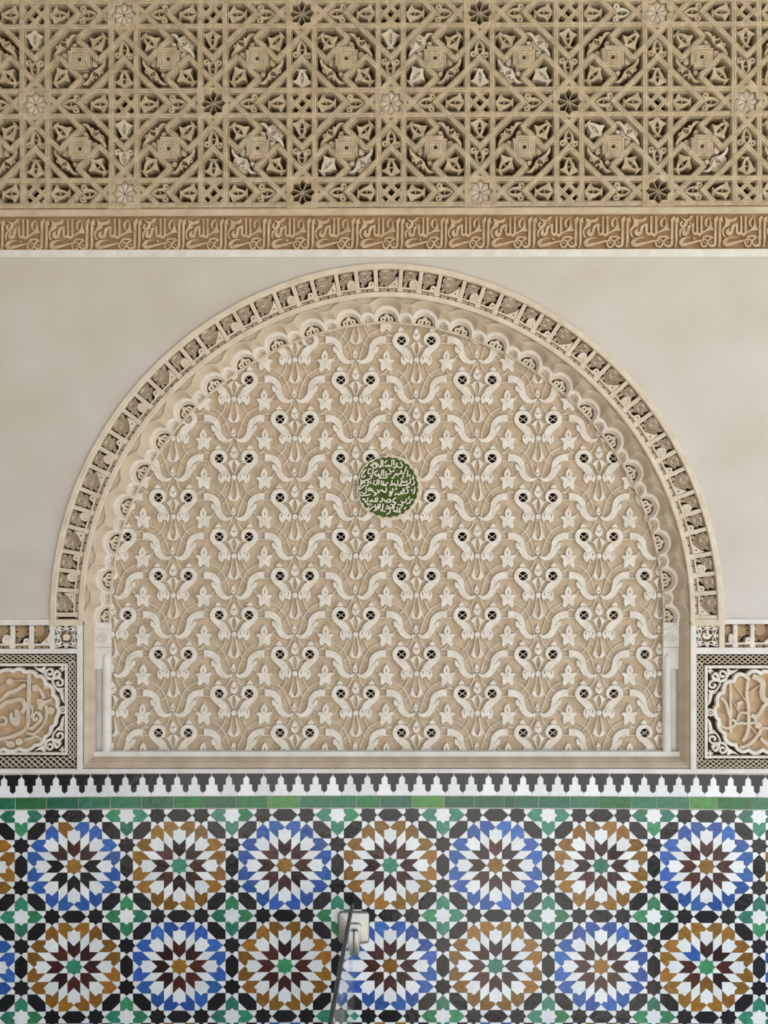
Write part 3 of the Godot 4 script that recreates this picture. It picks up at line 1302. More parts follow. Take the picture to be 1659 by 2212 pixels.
func piece(t: Node3D, called: String, poly: PackedVector2Array, at: Vector2, flip: bool, z: float, m: Material, key: String, holes := [], bev := 0.7) -> MeshInstance3D:
	var q := moved(poly, at, 0.0, 1.0, flip)
	var inside := true
	var touches := false
	var covered := true
	var disc := false
	for v in q:
		var near := v.distance_to(Vector2(840.0, 1053.5)) < 68.5
		disc = disc or near
		covered = covered and near
		if Geometry2D.is_point_in_polygon(v, field):
			touches = true
		else:
			inside = false
	if not touches or covered:
		return null
	if inside and not disc:
		var k := key + ("f" if flip else "")
		if not stock.has(k):
			ORG = Vector2.ZERO
			begin()
			var hs := []
			for h in holes:
				hs.append(moved(h, Vector2.ZERO, 0.0, 1.0, flip))
			if hs.is_empty():
				solid(moved(poly, Vector2.ZERO, 0.0, 1.0, flip), -3.0, z, bev)
			else:
				solid_holed(moved(poly, Vector2.ZERO, 0.0, 1.0, flip), hs, -3.0, z, bev)
			stock[k] = commit()
		return part(t, called, stock[k], m, at.x, at.y)
	ORG = at
	begin()
	var pieces: Array = []
	for r in Geometry2D.intersect_polygons(q, field):
		pieces.append_array(Geometry2D.clip_polygons(r, circle(Vector2(840.0, 1053.5), 68.5, 40)) if disc else [r])
	for r in pieces:
		if absf(area2(r)) < 6.0:
			continue
		var hs := []
		var cut: Array = [r]
		for h in holes:
			var g := moved(h, at, 0.0, 1.0, flip)
			var fresh := []
			for c in cut:
				var whole := true
				for v in g:
					if not Geometry2D.is_point_in_polygon(v, c):
						whole = false
				if whole:
					hs.append(g)
					fresh.append(c)
				else:
					for d in Geometry2D.clip_polygons(c, g):
						fresh.append(d)
			cut = fresh
		for c in cut:
			if hs.is_empty():
				solid(c, -3.0, z, bev)
			else:
				solid_holed(c, hs, -3.0, z, bev)
	if VV.is_empty():
		return null
	return part(t, called, commit(), m, at.x, at.y)


func in_field(p: Vector2) -> bool:
	return Geometry2D.is_point_in_polygon(p, field) and p.distance_to(Vector2(840.0, 1053.5)) > 66.0


func arabesque() -> void:
	var depth := -0.046
	var t := thing("arabesque_panel", "pale stucco field of curling stems and lilies filling the pointed arch", "stucco panel", AX, 1624.0, depth)
	field = field_outline()
	stock = {}
	var a := 806.0
	var b := 1020.0
	var u := 9.217
	var neck := crv("925,1278! 955,1222 1000,1165 1055,1122 1010,1108 970,1078 948,1040 943,1000 962,925 1020,866 1110,842 1200,862 1260,925 1286,1010 1270,1090 1215,1165 1130,1245 1074,1312! 1005,1352!", u, a, b, true)
	var eye := crv("1015,1015 1030,965 1070,932 1103,927 1150,940 1182,975 1188,1015 1178,1060 1145,1092! 1090,1108! 1050,1085 1025,1055", u, a, b, true)
	var head := crv("922,1288! 885,1345 872,1420 893,1470 920,1502! 948,1465 968,1456! 985,1458! 1012,1472 1022,1516! 1072,1505 1112,1455 1122,1385 1095,1320 1074,1316! 1005,1357! 930,1285!", u, a, b, true)
	var slit1 := crv("920,1320! 938,1360 942,1400! 925,1370", u, a, b, true)
	var slit2 := crv("1075,1345! 1080,1370 1066,1405! 1062,1372", u, a, b, true)
	var lily_top := crv("1420,425! 1462,478 1488,545 1482,600 1450,640 1422,665! 1392,640 1362,600 1355,545 1378,478", u, 1420, 640, true)
	var lily_slit := crv("1420,518! 1428,555 1420,598! 1412,555", u, 1420, 640, true)
	var lily_cup := crv("1238,622! 1295,596 1350,606 1392,640 1421,673! 1450,635 1500,603 1545,610 1588,642! 1545,665 1520,715 1526,780 1532,835 1492,856! 1462,840 1422,788! 1392,800 1345,842 1312,815 1300,760 1305,700 1285,660", u, 1420, 640, true)
	var arm_up := crv("235,903! 340,908 445,948 522,1015 566,1095 570,1165! 535,1210! 470,1165 440,1110 380,1060 310,1040 235,1052!", u, 836, 218, true)
	var arm_hook := crv("392,1098! 440,1125 470,1175 540,1205! 500,1242 450,1248 408,1228 384,1180 386,1130", u, 836, 218, true)
	var arm_down := crv("574,1160! 586,1245 626,1325 690,1378 750,1388 828,1356! 780,1425 700,1460 610,1448 530,1395 472,1312 452,1252!", u, 836, 218, true)
	var calyx := crv("806,1035! 850,1050 895,1080 935,1130! 900,1160 870,1215 822,1320! 812,1320! 842,1240 850,1170 835,1100", u, a, b, true)
	var drop := crv("868,690! 880,760 905,850 955,995! 925,1038 880,1062 838,1066! 838,1045! 868,1000 890,930 888,840 870,760", u, 836, 218, true)
	var bud := crv("800,765! 835,810 862,870 878,930 862,985 805,1022 750,985 728,930 742,870 768,810", u, a, b, true)
	var notch := crv("752,872! 800,915! 852,872! 852,884! 800,928! 752,884!", u, a, b, true)
	var small_bud := crv("822,1165! 850,1215 872,1275 862,1320 822,1352 785,1320 772,1275 796,1215", u, 836, 218, true)
	var small_notch := crv("785,1262! 822,1298! 860,1262! 860,1272! 822,1310! 785,1272!", u, 836, 218, true)
	var knob := crv("1120,738! 1155,775 1178,800 1180,835! 1060,835! 1062,800 1085,775", u, 1120, 838, true)
	var ball := circle(Vector2.ZERO, 6.1, 16)
	var stems := []
	for f in ["1005,660 1010,720 1045,810 1098,890 1165,950", "868,640 888,770 925,900 990,1045 1085,1130", "1180,1215 1245,1300 1312,1372", "1350,742 1310,765 1200,815 1098,890 1020,1010 960,1160 920,1290 908,1390 905,1440 940,1560 1015,1652",
			"1420,765 1445,820 1500,872 1570,895", "842,515 885,425 945,325 1012,285", "1420,888 1500,890 1572,895", "1300,1072 1400,1045 1480,1040 1565,1048"]:
		stems.append(crv(f, u, 836, 218, false, 3.0))
	var z := 6.0
	for k in range(-1, 12):
		for m in range(-3, 4):
			var c := Vector2(637.0 + 262.3 * m + (131.2 if posmod(k, 2) == 1 else 0.0), 737.0 + 84.6 * k)
			if c.x < 60 or c.x > 1620:
				continue
			for flip in [false, true]:
				var s := -1.0 if flip else 1.0
				piece(t, "curling_stem", neck, c, flip, z, M.relief_white, "neck", [eye])
				piece(t, "bud_head", head, c, flip, z + 0.3, M.relief_white, "head", [slit1, slit2])
				piece(t, "lily_petal", lily_top, c + Vector2(s * 66.3, -41.5), flip, z + 0.4, M.relief_white, "top", [lily_slit])
				piece(t, "lily_cup", lily_cup, c + Vector2(s * 66.3, -41.5), flip, z, M.relief_white, "cup")
				piece(t, "scroll_arm", arm_up, c, not flip, z, M.relief_white, "armup")
				piece(t, "scroll_hook", arm_hook, c, not flip, z - 0.3, M.relief_white, "armhook")
				piece(t, "scroll_bowl", arm_down, c, not flip, z - 0.2, M.relief_white, "armdown")
				piece(t, "calyx_leaf", calyx, c, flip, z - 0.8, M.relief_white, "calyx")
				piece(t, "drop_leaf", drop, c, flip, z - 0.8, M.relief_white, "drop")
				piece(t, "ring_knob", knob, c + Vector2(s * 34.0, -19.6), flip, z - 0.6, M.relief_white, "knob")
				# the crossed bars in the eye
				var e := c + Vector2(s * 32.3, -0.4)
				if in_field(e + Vector2(0, -9)) and in_field(e):
					if not stock.has("bars"):
						ORG = Vector2.ZERO
						begin()
						ribbon(lined([-8.5, -5.5, 8.0, 5.5]), flat_prof(0.65, -6.0, 1.6, 0.25))
						ribbon(lined([-8.0, 6.5, 8.5, -5.5]), flat_prof(0.65, -6.0, 1.8, 0.25))
						stock["bars"] = commit()
					part(t, "eye_bars", stock["bars"], M.relief_white, e.x, e.y)
			piece(t, "bud", bud, c, false, z - 0.2, M.relief_white, "bud", [notch])
			piece(t, "small_bud", small_bud, c, false, z - 0.4, M.relief_white, "smallbud", [small_notch])
			piece(t, "stem_ball", ball, c + Vector2(0, 40.8), false, z + 0.4, M.relief_white, "ball", [], 1.6)
			# the thin stems of one motif, as one pair of ribs
			var whole := true
			var none := true
			for f in stems:
				for v in f:
					for s in [-1.0, 1.0]:
						var p := c + Vector2(v.x * s, v.y)
						if in_field(p):
							none = false
						else:
							whole = false
			if none:
				continue
			if whole and stock.has("stems"):
				part(t, "thin_stems", stock["stems"], M.cream, c.x, c.y)
				continue
			ORG = c
			begin()
			for f in stems:
				for s in [-1.0, 1.0]:
					var run := PackedVector2Array()
					for v in f:
						var p := c + Vector2(v.x * s, v.y)
						if in_field(p):
							run.append(p)
						else:
							if run.size() > 1:
								ribbon(run, round_prof(1.55, -3.0, 3.4, 4))
							run = PackedVector2Array()
					if run.size() > 1:
						ribbon(run, round_prof(1.55, -3.0, 3.4, 4))
			if not VV.is_empty():
				var made := commit()
				if whole:
					stock["stems"] = made
				part(t, "thin_stems", made, M.cream, c.x, c.y)
	# the ground, with a hole behind every eye
	ORG = O
	begin()
	for k in range(-1, 13):
		for m in range(-6, 8):
			var x := 637.0 + 131.15 * m
			var y := 737.0 + 84.6 * k
			var cell: Array = Geometry2D.intersect_polygons(rect(x - 65.6, y - 42.3, x + 65.6, y + 42.3), field)
			var pair := posmod(m + k, 2) == 0 and k >= 0 and k < 11
			for r in cell:
				var cut: Array = [r]
				if pair:
					for s in [-1.0, 1.0]:
						var hole := moved(eye, Vector2(x, y), 0.0, 1.0, s < 0)
						var inside := true
						for v in hole:
							if not Geometry2D.is_point_in_polygon(v, field):
								inside = false
						if not inside:
							continue
						var mid: float = x + s * 32.3
						var fresh := []
						for c in cut:
							for half in [rect(x - 300, y - 300, mid, y + 300), rect(mid, y - 300, x + 300, y + 300)]:
								for d in Geometry2D.intersect_polygons(c, half):
									for e in Geometry2D.clip_polygons(d, hole):
										fresh.append(e)
						cut = fresh
						var hp := clean(hole)
						hp.reverse()
						wall_strip(hp, -30.0, hp, 0.0)
				for c in cut:
					cap(clean(c), 0.0)
	part(t, "ground", commit(), M.ground_tan)
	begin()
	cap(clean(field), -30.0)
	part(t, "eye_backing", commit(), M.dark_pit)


# ---------------------------------------------------------------- round green inscription
func medallion() -> void:
	var t := thing("inscription_medallion", "small round medallion of cream Arabic script on green in the stucco field", "medallion", 840.0, 1124.0, -0.046)
	ORG = O
	var c := Vector2(840.0, 1053.5)
	var rim := PackedVector2Array()
	for i in 56:
		var a := TAU * i / 56.0
		rim.append(c + Vector2(cos(a), sin(a)) * (70.0 + 1.3 * sin(a * 5.0 + 1.0) + 0.7 * sin(a * 11.0)))
	var scallops := PackedVector2Array()
	var g := Vector2(837.5, 1052.5)
	for i in 27:
		for j in 5:
			var a := TAU * (i + j / 5.0) / 27.0
			scallops.append(g + Vector2(cos(a), sin(a)) * (60.5 + 5.0 * sqrt(maxf(0.0, sin(PI * (j + 0.3) / 5.0)))))
	begin()
	solid_holed(rim, [scallops], 0.0, 8.5, 1.6)
	part(t, "rim", commit(0.5), M.cream)
	begin()
	solid(inset(clean(scallops), -0.5), -2.0, 4.6, 0.0)
	part(t, "green_ground", commit(), M.moss)
	var lines := [
		["950,235 985,300 960,335 915,330 880,305 850,340 815,325", "835,190 838,300", "800,190 795,290 765,315 735,290 720,315 690,300 670,315", "715,200 670,255", "640,200 635,320", "610,185 600,315 575,330", "600,330 560,300 520,250 470,260! 530,300 505,340 470,330", "470,260 450,310 475,330", "430,295 440,285"],
		["1065,315 1030,400 1025,440", "1085,380 1075,500", "1010,430 990,520 950,545", "1000,440 940,440 900,470 880,440 850,470 820,520 790,520", "970,380 960,410 985,400", "750,350 770,400 800,410 850,380", "790,440 740,450 700,470 690,400! 700,470 690,490", "650,370 655,490", "620,380 610,470 580,490 560,450 545,480 510,470 490,430 520,400 550,390", "460,350 450,470 400,490", "430,370 390,360 375,440 430,440", "340,360 310,400 260,480 290,510 330,470", "560,520 700,515 720,495", "240,540 260,580 350,555 420,530 450,500"],
		["1130,520 1125,610 1060,620", "1185,480 1170,540 1200,520", "1190,570 1200,620 1150,650", "1080,570 1020,600 980,570 960,620 930,660 1000,650 1090,650", "905,560 900,640 870,660 850,620 820,640 790,600", "800,560 790,640 760,650", "740,600 700,620 690,660 660,640 640,580", "620,560 610,620 650,660", "570,550 565,640", "540,545 530,630 490,640 460,600", "500,560 470,590", "420,570 410,610 440,620", "375,560 370,640 340,660", "330,600 270,610 240,640 250,600 300,590", "240,660 200,690 220,720 300,660 330,650"],
		["1210,680 1200,780 1160,800", "1120,680 1060,690 1090,760 1040,800 1000,770", "1040,740 980,760 950,790 1000,800 1010,740", "950,790 930,820 880,800 850,830", "820,700 800,780 760,800 770,760 800,770", "800,800 770,840 740,830", "700,690 690,770 640,760 620,720", "660,760 600,740 560,780 540,720", "540,790 490,830 510,790 470,770 440,720 400,700 380,740 450,740", "340,680 335,780 290,800 260,770", "230,760 235,830 340,830 420,810"],
		["1180,900 1130,920 1120,960 1060,980", "1110,850 1100,900", "1060,880 1050,940 1000,960 960,930", "1000,960 960,1000 900,990", "880,870 830,900 820,950 870,960 830,1000 770,990", "780,900 720,910 700,950 650,900", "770,910 780,940 720,955", "630,870 620,930 580,950", "540,860 535,930 500,940", "510,870 500,930 460,940 440,910 420,940 390,930", "370,870 360,930 330,950 310,900 290,910 280,880"],
		["350,960 370,1000 400,970", "500,990 510,1080", "590,980 580,1050 540,1060 530,1030", "560,980 555,1050", "480,1020 430,1060 380,1090 370,1060 400,1030", "640,980 635,1060 600,1100 660,1110 690,1130", "700,1040 720,1020 760,1060 680,1070", "770,1040 765,1130 720,1160 710,1180", "830,1000 840,1050 800,1060 820,1020", "820,1110 870,1120 960,1130", "900,1030 890,1100 850,1110 830,1080", "960,1050 930,1080 950,1120", "1000,1010 960,1040", "1050,1040 1020,1080", "470,1110 540,1080"],
	]
	for l in lines:
		begin()
		RISE = 0.02
		for i in l.size():
			ribbon(crv(l[i], 8.295, -750.0 * 8.295, -970.0 * 8.295, false, 1.2), flat_prof(1.5, 2.0, 8.2 + 0.035 * i, 0.4))
		RISE = 0.0
		part(t, "script_line", commit(), M.relief_white)
	begin()
	for f in [[885, 270], [1120, 475], [875, 712], [1008, 718], [1160, 740], [420, 995], [430, 290]]:
		ribbon(circle(Vector2(f[0] / 8.295 + 750.0, f[1] / 8.295 + 970.0), 2.0, 10), flat_prof(0.8, 2.0, 9.0, 0.3), true)
	part(t, "script_dots", commit(), M.relief_white)


# ---------------------------------------------------------------- panels on both sides of the arch
func lattice_run(a: Vector2, b: Vector2, half: float, spacing: float, start := 0.0) -> void:
	var d := (b - a).normalized()
	var n := Vector2(-d.y, d.x)
	var length := a.distance_to(b)
	var period := spacing * 4.0
	for k in 4:
		var pts := PackedVector2Array()
		var count := int(length / 1.5)
		for i in count + 1:
			var u := length * i / count
			var q := sin(TAU * (u + start + k * spacing) / period)
			var w := 0.7 * asin(q) * 2.0 / PI + 0.3 * q
			pts.append(a + d * u + n * w * half)
		ribbon(pts, round_prof(0.85, -9.0, -0.4 + 0.3 * (k % 2), 4))


const PU := 8.506


func corner_shapes(flip_y: bool) -> Array:   # arabesque in the upper right corner of the left panel, origin at the corner of its inner frame
	var out := []
	var f := -1.0 if flip_y else 1.0
	for s in ["945,490! 870,475 832,405 850,335 910,300 955,335 945,392 905,405 880,378", "945,490! 1010,478 1090,478 1145,530 1132,595 1072,602 1042,562 1070,535"]:
		out.append(["ribbon", crv(s, PU, 1185, 250), 2.3])
	out.append(["ribbon", crv("800,380 870,452 945,490 962,560 1010,640 1085,720", PU, 1185, 250), 1.8])
	for s in ["610,258! 690,288 760,288! 790,262 822,258! 822,330 800,392! 720,345 650,300", "1040,650! 1100,655 1175,640! 1148,700 1162,735! 1165,820 1178,938! 1130,880 1105,800 1082,720", "945,472! 968,400 1000,335 1040,318 1065,330! 1100,370 1112,432! 1060,482 1000,484"]:
		out.append(["solid", crv(s, PU, 1185, 250, true), 0.0])
	for e in out:
		if flip_y:
			for i in e[1].size():
				e[1][i].y = -e[1][i].y
	return out


func corner_mesh(flip_x: bool, flip_y: bool) -> ArrayMesh:
	ORG = Vector2.ZERO
	begin()
	for e in corner_shapes(flip_y):
		var p: PackedVector2Array = e[1]
		if flip_x:
			for i in p.size():
				p[i].x = -p[i].x
		if e[0] == "ribbon":
			RISE = 0.02
			ribbon(p, flat_prof(e[2], -12.0, -1.3 + 0.15 * e[2], 0.7))
			RISE = 0.0
		elif absf(p[0].x) < 35.0 and absf(p[0].x) > 26.0 and absf(p[0].y) > 24.0 and absf(p[0].y) < 28.0:
			var hole := crv("1000,436! 1030,385 1066,362! 1058,405", PU, 1185, 250, true)
			for i in hole.size():
				hole[i] = Vector2(-hole[i].x if flip_x else hole[i].x, -hole[i].y if flip_y else hole[i].y)
			solid_holed(p, [hole], -12.0, -0.55, 0.6)
		else:
			solid(p, -12.0, -1.6, 0.8)
	return commit()


func knot_square(parent: Node3D, x: float, y: float, sx: float, sy: float) -> void:   # small square meander at a corner of the inner frame; sx, sy point into the panel
	ORG = Vector2.ZERO
	begin()
	ribbon(lined([0, 0, sx * 9.5, 0, sx * 9.5, sy * 9.5, 0, sy * 9.5]), flat_prof(2.0, -12.0, 0.4, 0.6), true)
	ribbon(lined([sx * 9.5, sy * 9.5, sx * 15.5, sy * 9.5]), flat_prof(2.0, -12.0, 0.2, 0.6))
	ribbon(lined([sx * 9.5, sy * 9.5, sx * 9.5, sy * 15.5]), flat_prof(2.0, -12.0, 0.2, 0.6))
	part(parent, "corner_knot", commit(), M.relief_white, x, y)


func cartouche(t: Node3D, left: bool) -> void:
	ORG = O
	var x_in := 165.0 if left else 1503.5     # edge next to the arch
	var x_far := -110.0 if left else 1770.0
	var lo := minf(x_in, x_far)
	var hi := maxf(x_in, x_far)
	var s := -1.0 if left else 1.0            # away from the arch
	var y0 := 1412.0 if left else 1413.0
	var y1 := 1661.0
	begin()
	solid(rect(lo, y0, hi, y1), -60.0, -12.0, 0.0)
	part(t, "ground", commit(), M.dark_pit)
	# lattice
	var yt := 1423.0 if left else 1425.0
	var yb := 1646.5 if left else 1650.5
	var hb := 11.0 if left else 8.6
	var xv := 155.4 if left else 1512.0
	begin()
	lattice_run(Vector2(xv - s * 7.5, yt), Vector2(x_far, yt), 8.0 if left else 9.0, 12.4)
	part(t, "lattice", commit(0.8), M.cream)
	begin()
	lattice_run(Vector2(xv, yt + 6.0), Vector2(xv, yb - 8.0), 7.8 if left else 7.6, 11.9)
	part(t, "lattice", commit(0.8), M.cream)
	begin()
	lattice_run(Vector2(xv - s * 7.5, yb), Vector2(x_far, yb), hb, 13.6 if left else 12.4)
	part(t, "lattice", commit(0.8), M.cream)
	# inner frame
	var cx := 139.4 if left else 1529.0
	var ct := 1439.4 if left else 1444.0
	var cb := 1625.7 if left else 1633.0
	begin()
	var w := 6.4
	solid(rect(minf(cx, x_far), ct - w, maxf(cx, x_far), ct), -14.0, 0.0, 0.8)
	solid(rect(minf(cx, x_far), cb, maxf(cx, x_far), cb + w * 0.85), -14.0, 0.0, 0.8)
	solid(rect(minf(cx, cx - s * w), ct - w, maxf(cx, cx - s * w), cb + w * 0.85), -14.0, -0.05, 0.8)
	part(t, "inner_frame", commit(), M.relief_white)
	knot_square(t, cx - s * 4.3, ct - 4.3, s, 1.0)
	knot_square(t, cx - s * 4.3, cb + 3.8, s, -1.0)
	part(t, "corner_leaf", corner_mesh(not left, false), M.relief_white, cx, ct)
	part(t, "corner_leaf", corner_mesh(not left, true), M.relief_white, cx, cb)
	# lobed cartouche: ground, ring and knob
	ORG = O
	var ox := 0.0 if left else -1495.0 * PU
	var oy := -1410.0 * PU
	var ring_text := "-760,330 -600,300 -480,340! -380,290 -260,300 -170,345! -90,330 -30,360 40,330! 120,318 200,325 240,345! 310,305 390,315 450,360! 540,350 620,370 670,440! 750,440 810,500 830,580! 910,610 965,680 965,780! 1030,840 1050,920 1040,980! 1075,1050 1065,1120 1020,1230! 1010,1310 970,1350 935,1370! 920,1460 870,1520 820,1545! 790,1630 720,1690 640,1705! 560,1770 450,1800 340,1770! 250,1810 150,1810 60,1770! -40,1810 -200,1800 -300,1760! -420,1810 -600,1800 -760,1760"
	if not left:
		ring_text = "1900,350 1780,300 1660,330 1600,385! 1540,340 1450,320 1395,350 1330,345 1262,385! 1200,345 1120,340 1040,390 1005,450! 930,402 850,402 795,450 770,530! 690,532 620,572 587,650 580,730! 510,762 472,830 465,920 475,970! 432,1020 422,1090 450,1180 500,1235! 490,1330 530,1430 600,1480! 612,1580 662,1650 740,1690 800,1690! 850,1780 940,1822 1040,1790! 1120,1842 1200,1842 1300,1790! 1395,1835 1500,1840 1600,1790! 1700,1840 1900,1820"
	var ring := crv(ring_text, PU, ox, oy)
	begin()
	var fill := ring.duplicate()
	solid(fill, -14.0, -8.5, 0.0)
	part(t, "cartouche_ground", commit(), M.cartouche_ground)
	begin()
	ribbon(ring, flat_prof(3.9, -14.0, 0.2, 0.9))
	part(t, "lobed_ring", commit(), M.relief_white)
	begin()
	var kc := Vector2(134.8, 1534.0) if left else Vector2(1535.0, 1539.5)
	solid_holed(circle(kc, 8.3, 22), [circle(kc, 4.6, 14)], -14.0, 0.3, 0.7)
	solid(lined([kc.x - 3.4, kc.y, kc.x, kc.y - 3.4, kc.x + 3.4, kc.y, kc.x, kc.y + 3.4]), -14.0, -0.5, 0.6)
	part(t, "side_knob", commit(), M.relief_white)
	var strokes := []
	var blobs := []
	var rings := []
	if left:
		strokes = [["525,385 522,800 505,1290 470,1400 380,1470 200,1545 0,1590 -300,1600", 4.2], ["-300,960 -150,900 0,870 150,745 300,690 400,620 465,590", 4.6], ["-200,1120 0,1010 80,930 250,885 350,860 425,900 450,1000 430,1060 385,1100", 4.8], ["-200,1250 0,1190 70,1195 110,1260 60,1320 -20,1330", 3.0],
			["615,640 700,660 760,750 805,850", 3.4], ["590,1220 620,1130 680,1080", 2.6], ["600,1210 640,1240 690,1190", 3.4], ["690,1100 755,1200 700,1290 610,1370 540,1410", 4.0], ["480,1470 600,1500 720,1410 820,1260 850,1100 830,960", 3.0], ["800,640 880,640 900,620", 3.0], ["450,1600 550,1580 650,1540 760,1600", 3.0], ["80,1640 200,1650 240,1700 160,1740", 2.6], ["560,960 590,1080 560,1200", 2.0], ["230,520 350,510 480,515", 1.3], ["0,640 60,600 100,580", 1.6], ["-300,700 -150,620 -60,700", 3.4], ["590,1420 500,1380 540,1180", 1.6]]
		blobs = ["250,1045! 300,1030 372,1115! 362,1250 330,1340 250,1350 200,1305 160,1200 172,1110 215,1092! 228,1180 262,1195", "670,850! 760,850 790,880 880,860 970,830! 940,900 830,950 790,1000 760,1050 700,1040 690,960 665,900"]
		rings = [[165, 540, 7.6], [640, 650, 8.0], [920, 1070, 8.6], [340, 1640, 8.0], [150, 1690, 6.0]]
	else:
		strokes = [["715,565 715,900 710,1300 715,1480", 3.3], ["530,820 620,920 660,1050 700,1180", 3.4], ["520,1290 580,1370 680,1390 780,1345 805,1275 735,1230", 3.0], ["1055,455 1022,600 1010,800 1040,1000 1045,1200 1040,1380 1000,1520 935,1625", 3.8], ["820,1315 900,1295 1060,1310 1180,1250 1085,1150", 3.0], ["840,1260 870,1130 940,1105 1040,1115", 2.8], ["760,575 900,760 990,880", 1.3], ["1115,435 1230,480 1305,570 1290,740 1320,850 1420,890 1550,860", 6.0], ["1250,600 1130,680 1070,720", 1.2], ["1090,1150 1180,1175 1260,1100 1330,980 1420,930 1600,940", 4.4], ["1275,1400 1230,1500 1100,1650 950,1735 875,1735", 3.5], ["1280,1390 1420,1390 1560,1330", 3.2], ["1070,1350 1200,1500", 1.3], ["760,900 830,1030 870,1090", 1.4], ["1260,1570 1330,1640 1420,1700", 4.0], ["1480,450 1470,800 1500,1200 1460,1600", 4.0]]
		blobs = ["820,930! 900,888 952,908! 892,980 872,1080! 842,1010"]
		rings = [[1225, 1335, 8.2]]
	begin()
	RISE = 0.012
	for i in strokes.size():
		var f = strokes[i]
		ribbon(crv(f[0], PU, ox, oy, false, 2.0), flat_prof(f[1], -14.0, -1.1 + 0.07 * i, 0.9))
	RISE = 0.0
	part(t, "script", commit(), M.ochre_white)
	begin()
	for f in blobs:
		solid(crv(f, PU, ox, oy, true), -14.0, -1.6, 1.0)
	for f in rings:
		solid(circle(Vector2((f[0] - ox) / PU, (f[1] - oy) / PU), f[2], 18), -14.0, -0.9, 1.2)
	part(t, "script_ornament", commit(), M.ochre_white)


func small_band(t: Node3D, left: bool) -> void:
	ORG = O
	var y1 := 1401.0 if left else 1398.5
	var lo := -110.0 if left else 1565.0
	var hi := 107.5 if left else 1770.0
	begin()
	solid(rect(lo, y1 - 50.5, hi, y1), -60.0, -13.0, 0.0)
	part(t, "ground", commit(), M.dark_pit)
	var xs := [-66.0, -14.0, 27.0, 68.0, 116.0] if left else [1545.0, 1588.0, 1625.0, 1676.0, 1717.0]
	var order := [2, 1, 2, 0] if left else [1, 2, 0, 1]
	for i in 4:
		var x: float = xs[i]
		if x > lo + 4.0 and x < hi - 4.0:
			part(t, "letter_stem", band_bar, M.relief_white, x, y1)
		var mid: float = (x + xs[i + 1]) / 2.0
		var from := maxf(x + 4.0, lo)
		var upto := minf(xs[i + 1] - 4.0, hi)
		var squeeze := 1.0
		if from > x + 4.0 or upto < xs[i + 1] - 4.0:
			squeeze = (upto - from) / (xs[i + 1] - x - 8.0)
			mid = (from + upto) / 2.0
			if squeeze < 0.3:
				continue
		for f in band_bays[order[i]]:
			if f[0] in ["pinecone", "cone_ring"]:
				continue
			part(t, f[0], f[1], M.ochre_leaf if f[0] in ["fan_leaf", "half_leaf"] else M.relief_white, mid, y1).scale.x = squeeze


func star_square(t: Node3D, left: bool) -> void:
	ORG = O
	var c := Vector2(142.2, 1375.6) if left else Vector2(1528.0, 1373.2)
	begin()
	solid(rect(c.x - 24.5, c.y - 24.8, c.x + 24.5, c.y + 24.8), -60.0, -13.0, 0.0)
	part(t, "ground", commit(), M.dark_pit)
	begin()
	var eight := octagram(14.0)
	solid(moved(eight, c), -14.0, -9.0, 0.4)
	part(t, "ochre_star", commit(), M.ochre_ground)
	begin()
	var loop := PackedVector2Array()
	var inner := PackedVector2Array()
	for i in 4:
		var a := i * PI / 2.0
		var side := crv("-22.5,-22.8! -12,-20.5 0,-15.5 12,-20.5 22.5,-22.8!", 1, 0, 0)
		side.remove_at(side.size() - 1)
		loop.append_array(moved(side, c, a))
		var edge := crv("-13.2,-13.2! -6.5,-12.6 0,-15.5 6.5,-12.6 13.2,-13.2!", 1, 0, 0)
		edge.remove_at(edge.size() - 1)
		inner.append_array(moved(edge, c, a))
	ribbon(loop, flat_prof(1.25, -14.0, -0.4, 0.4), true)
	ribbon(inner, flat_prof(0.95, -14.0, -1.0, 0.3), true)
	for i in 4:
		var a := i * PI / 2.0
		solid_holed(circle(c + Vector2(0, -20.3).rotated(a), 4.2, 14), [circle(c + Vector2(0, -20.3).rotated(a), 1.2, 8)], -14.0, -0.2, 0.5)
		solid(moved(crv("-19,-19! -14,-20 -11.5,-16! -11,-11! -16,-11.5 -20,-14", 1, 0, 0, true), c, a), -14.0, -0.8, 0.8)
	part(t, "star_tracery", commit(), M.relief_white)
	begin()
	if left:
		solid_holed(crv("-7,2 -5,-4 0,-5.5 0.5,-12! 2,-6 7,-3 14,-3! 8,1 6.5,6 1,8.5 -4.5,7", 1, 0, 0, true), [circle(Vector2.ZERO + Vector2(0, 1.5), 1.1, 8)], -14.0, -0.6, 0.7)
	else:
		ribbon(crv("0.5,-13 1,-6 2,0 0,4 -5,3 -7,-1 -4,-4.5", 1, 0, 0), flat_prof(2.6, -14.0, -0.6, 0.8))
		solid(crv("2,-6! 6,-3 13,-3! 9,2 6,6 0,8 -7,6 -11,0! -5,3 0,4", 1, 0, 0, true), -14.0, -0.9, 0.7)
	var v := commit()
	part(t, "star_boss", v, M.relief_white)
	part_shift(t, c)


func part_shift(t: Node3D, c: Vector2) -> void:   # the boss was made round (0, 0); bring it to the middle of the square
	var boss := t.get_child(t.get_child_count() - 1) as MeshInstance3D
	var a := (boss.mesh as ArrayMesh).surface_get_arrays(0)
	var v: PackedVector3Array = a[Mesh.ARRAY_VERTEX]
	for i in v.size():
		v[i] += Vector3(c.x * S * K, -c.y * S * K, 0)
	a[Mesh.ARRAY_VERTEX] = v
	var m := ArrayMesh.new()
	m.add_surface_from_arrays(Mesh.PRIMITIVE_TRIANGLES, a)
	boss.mesh = m


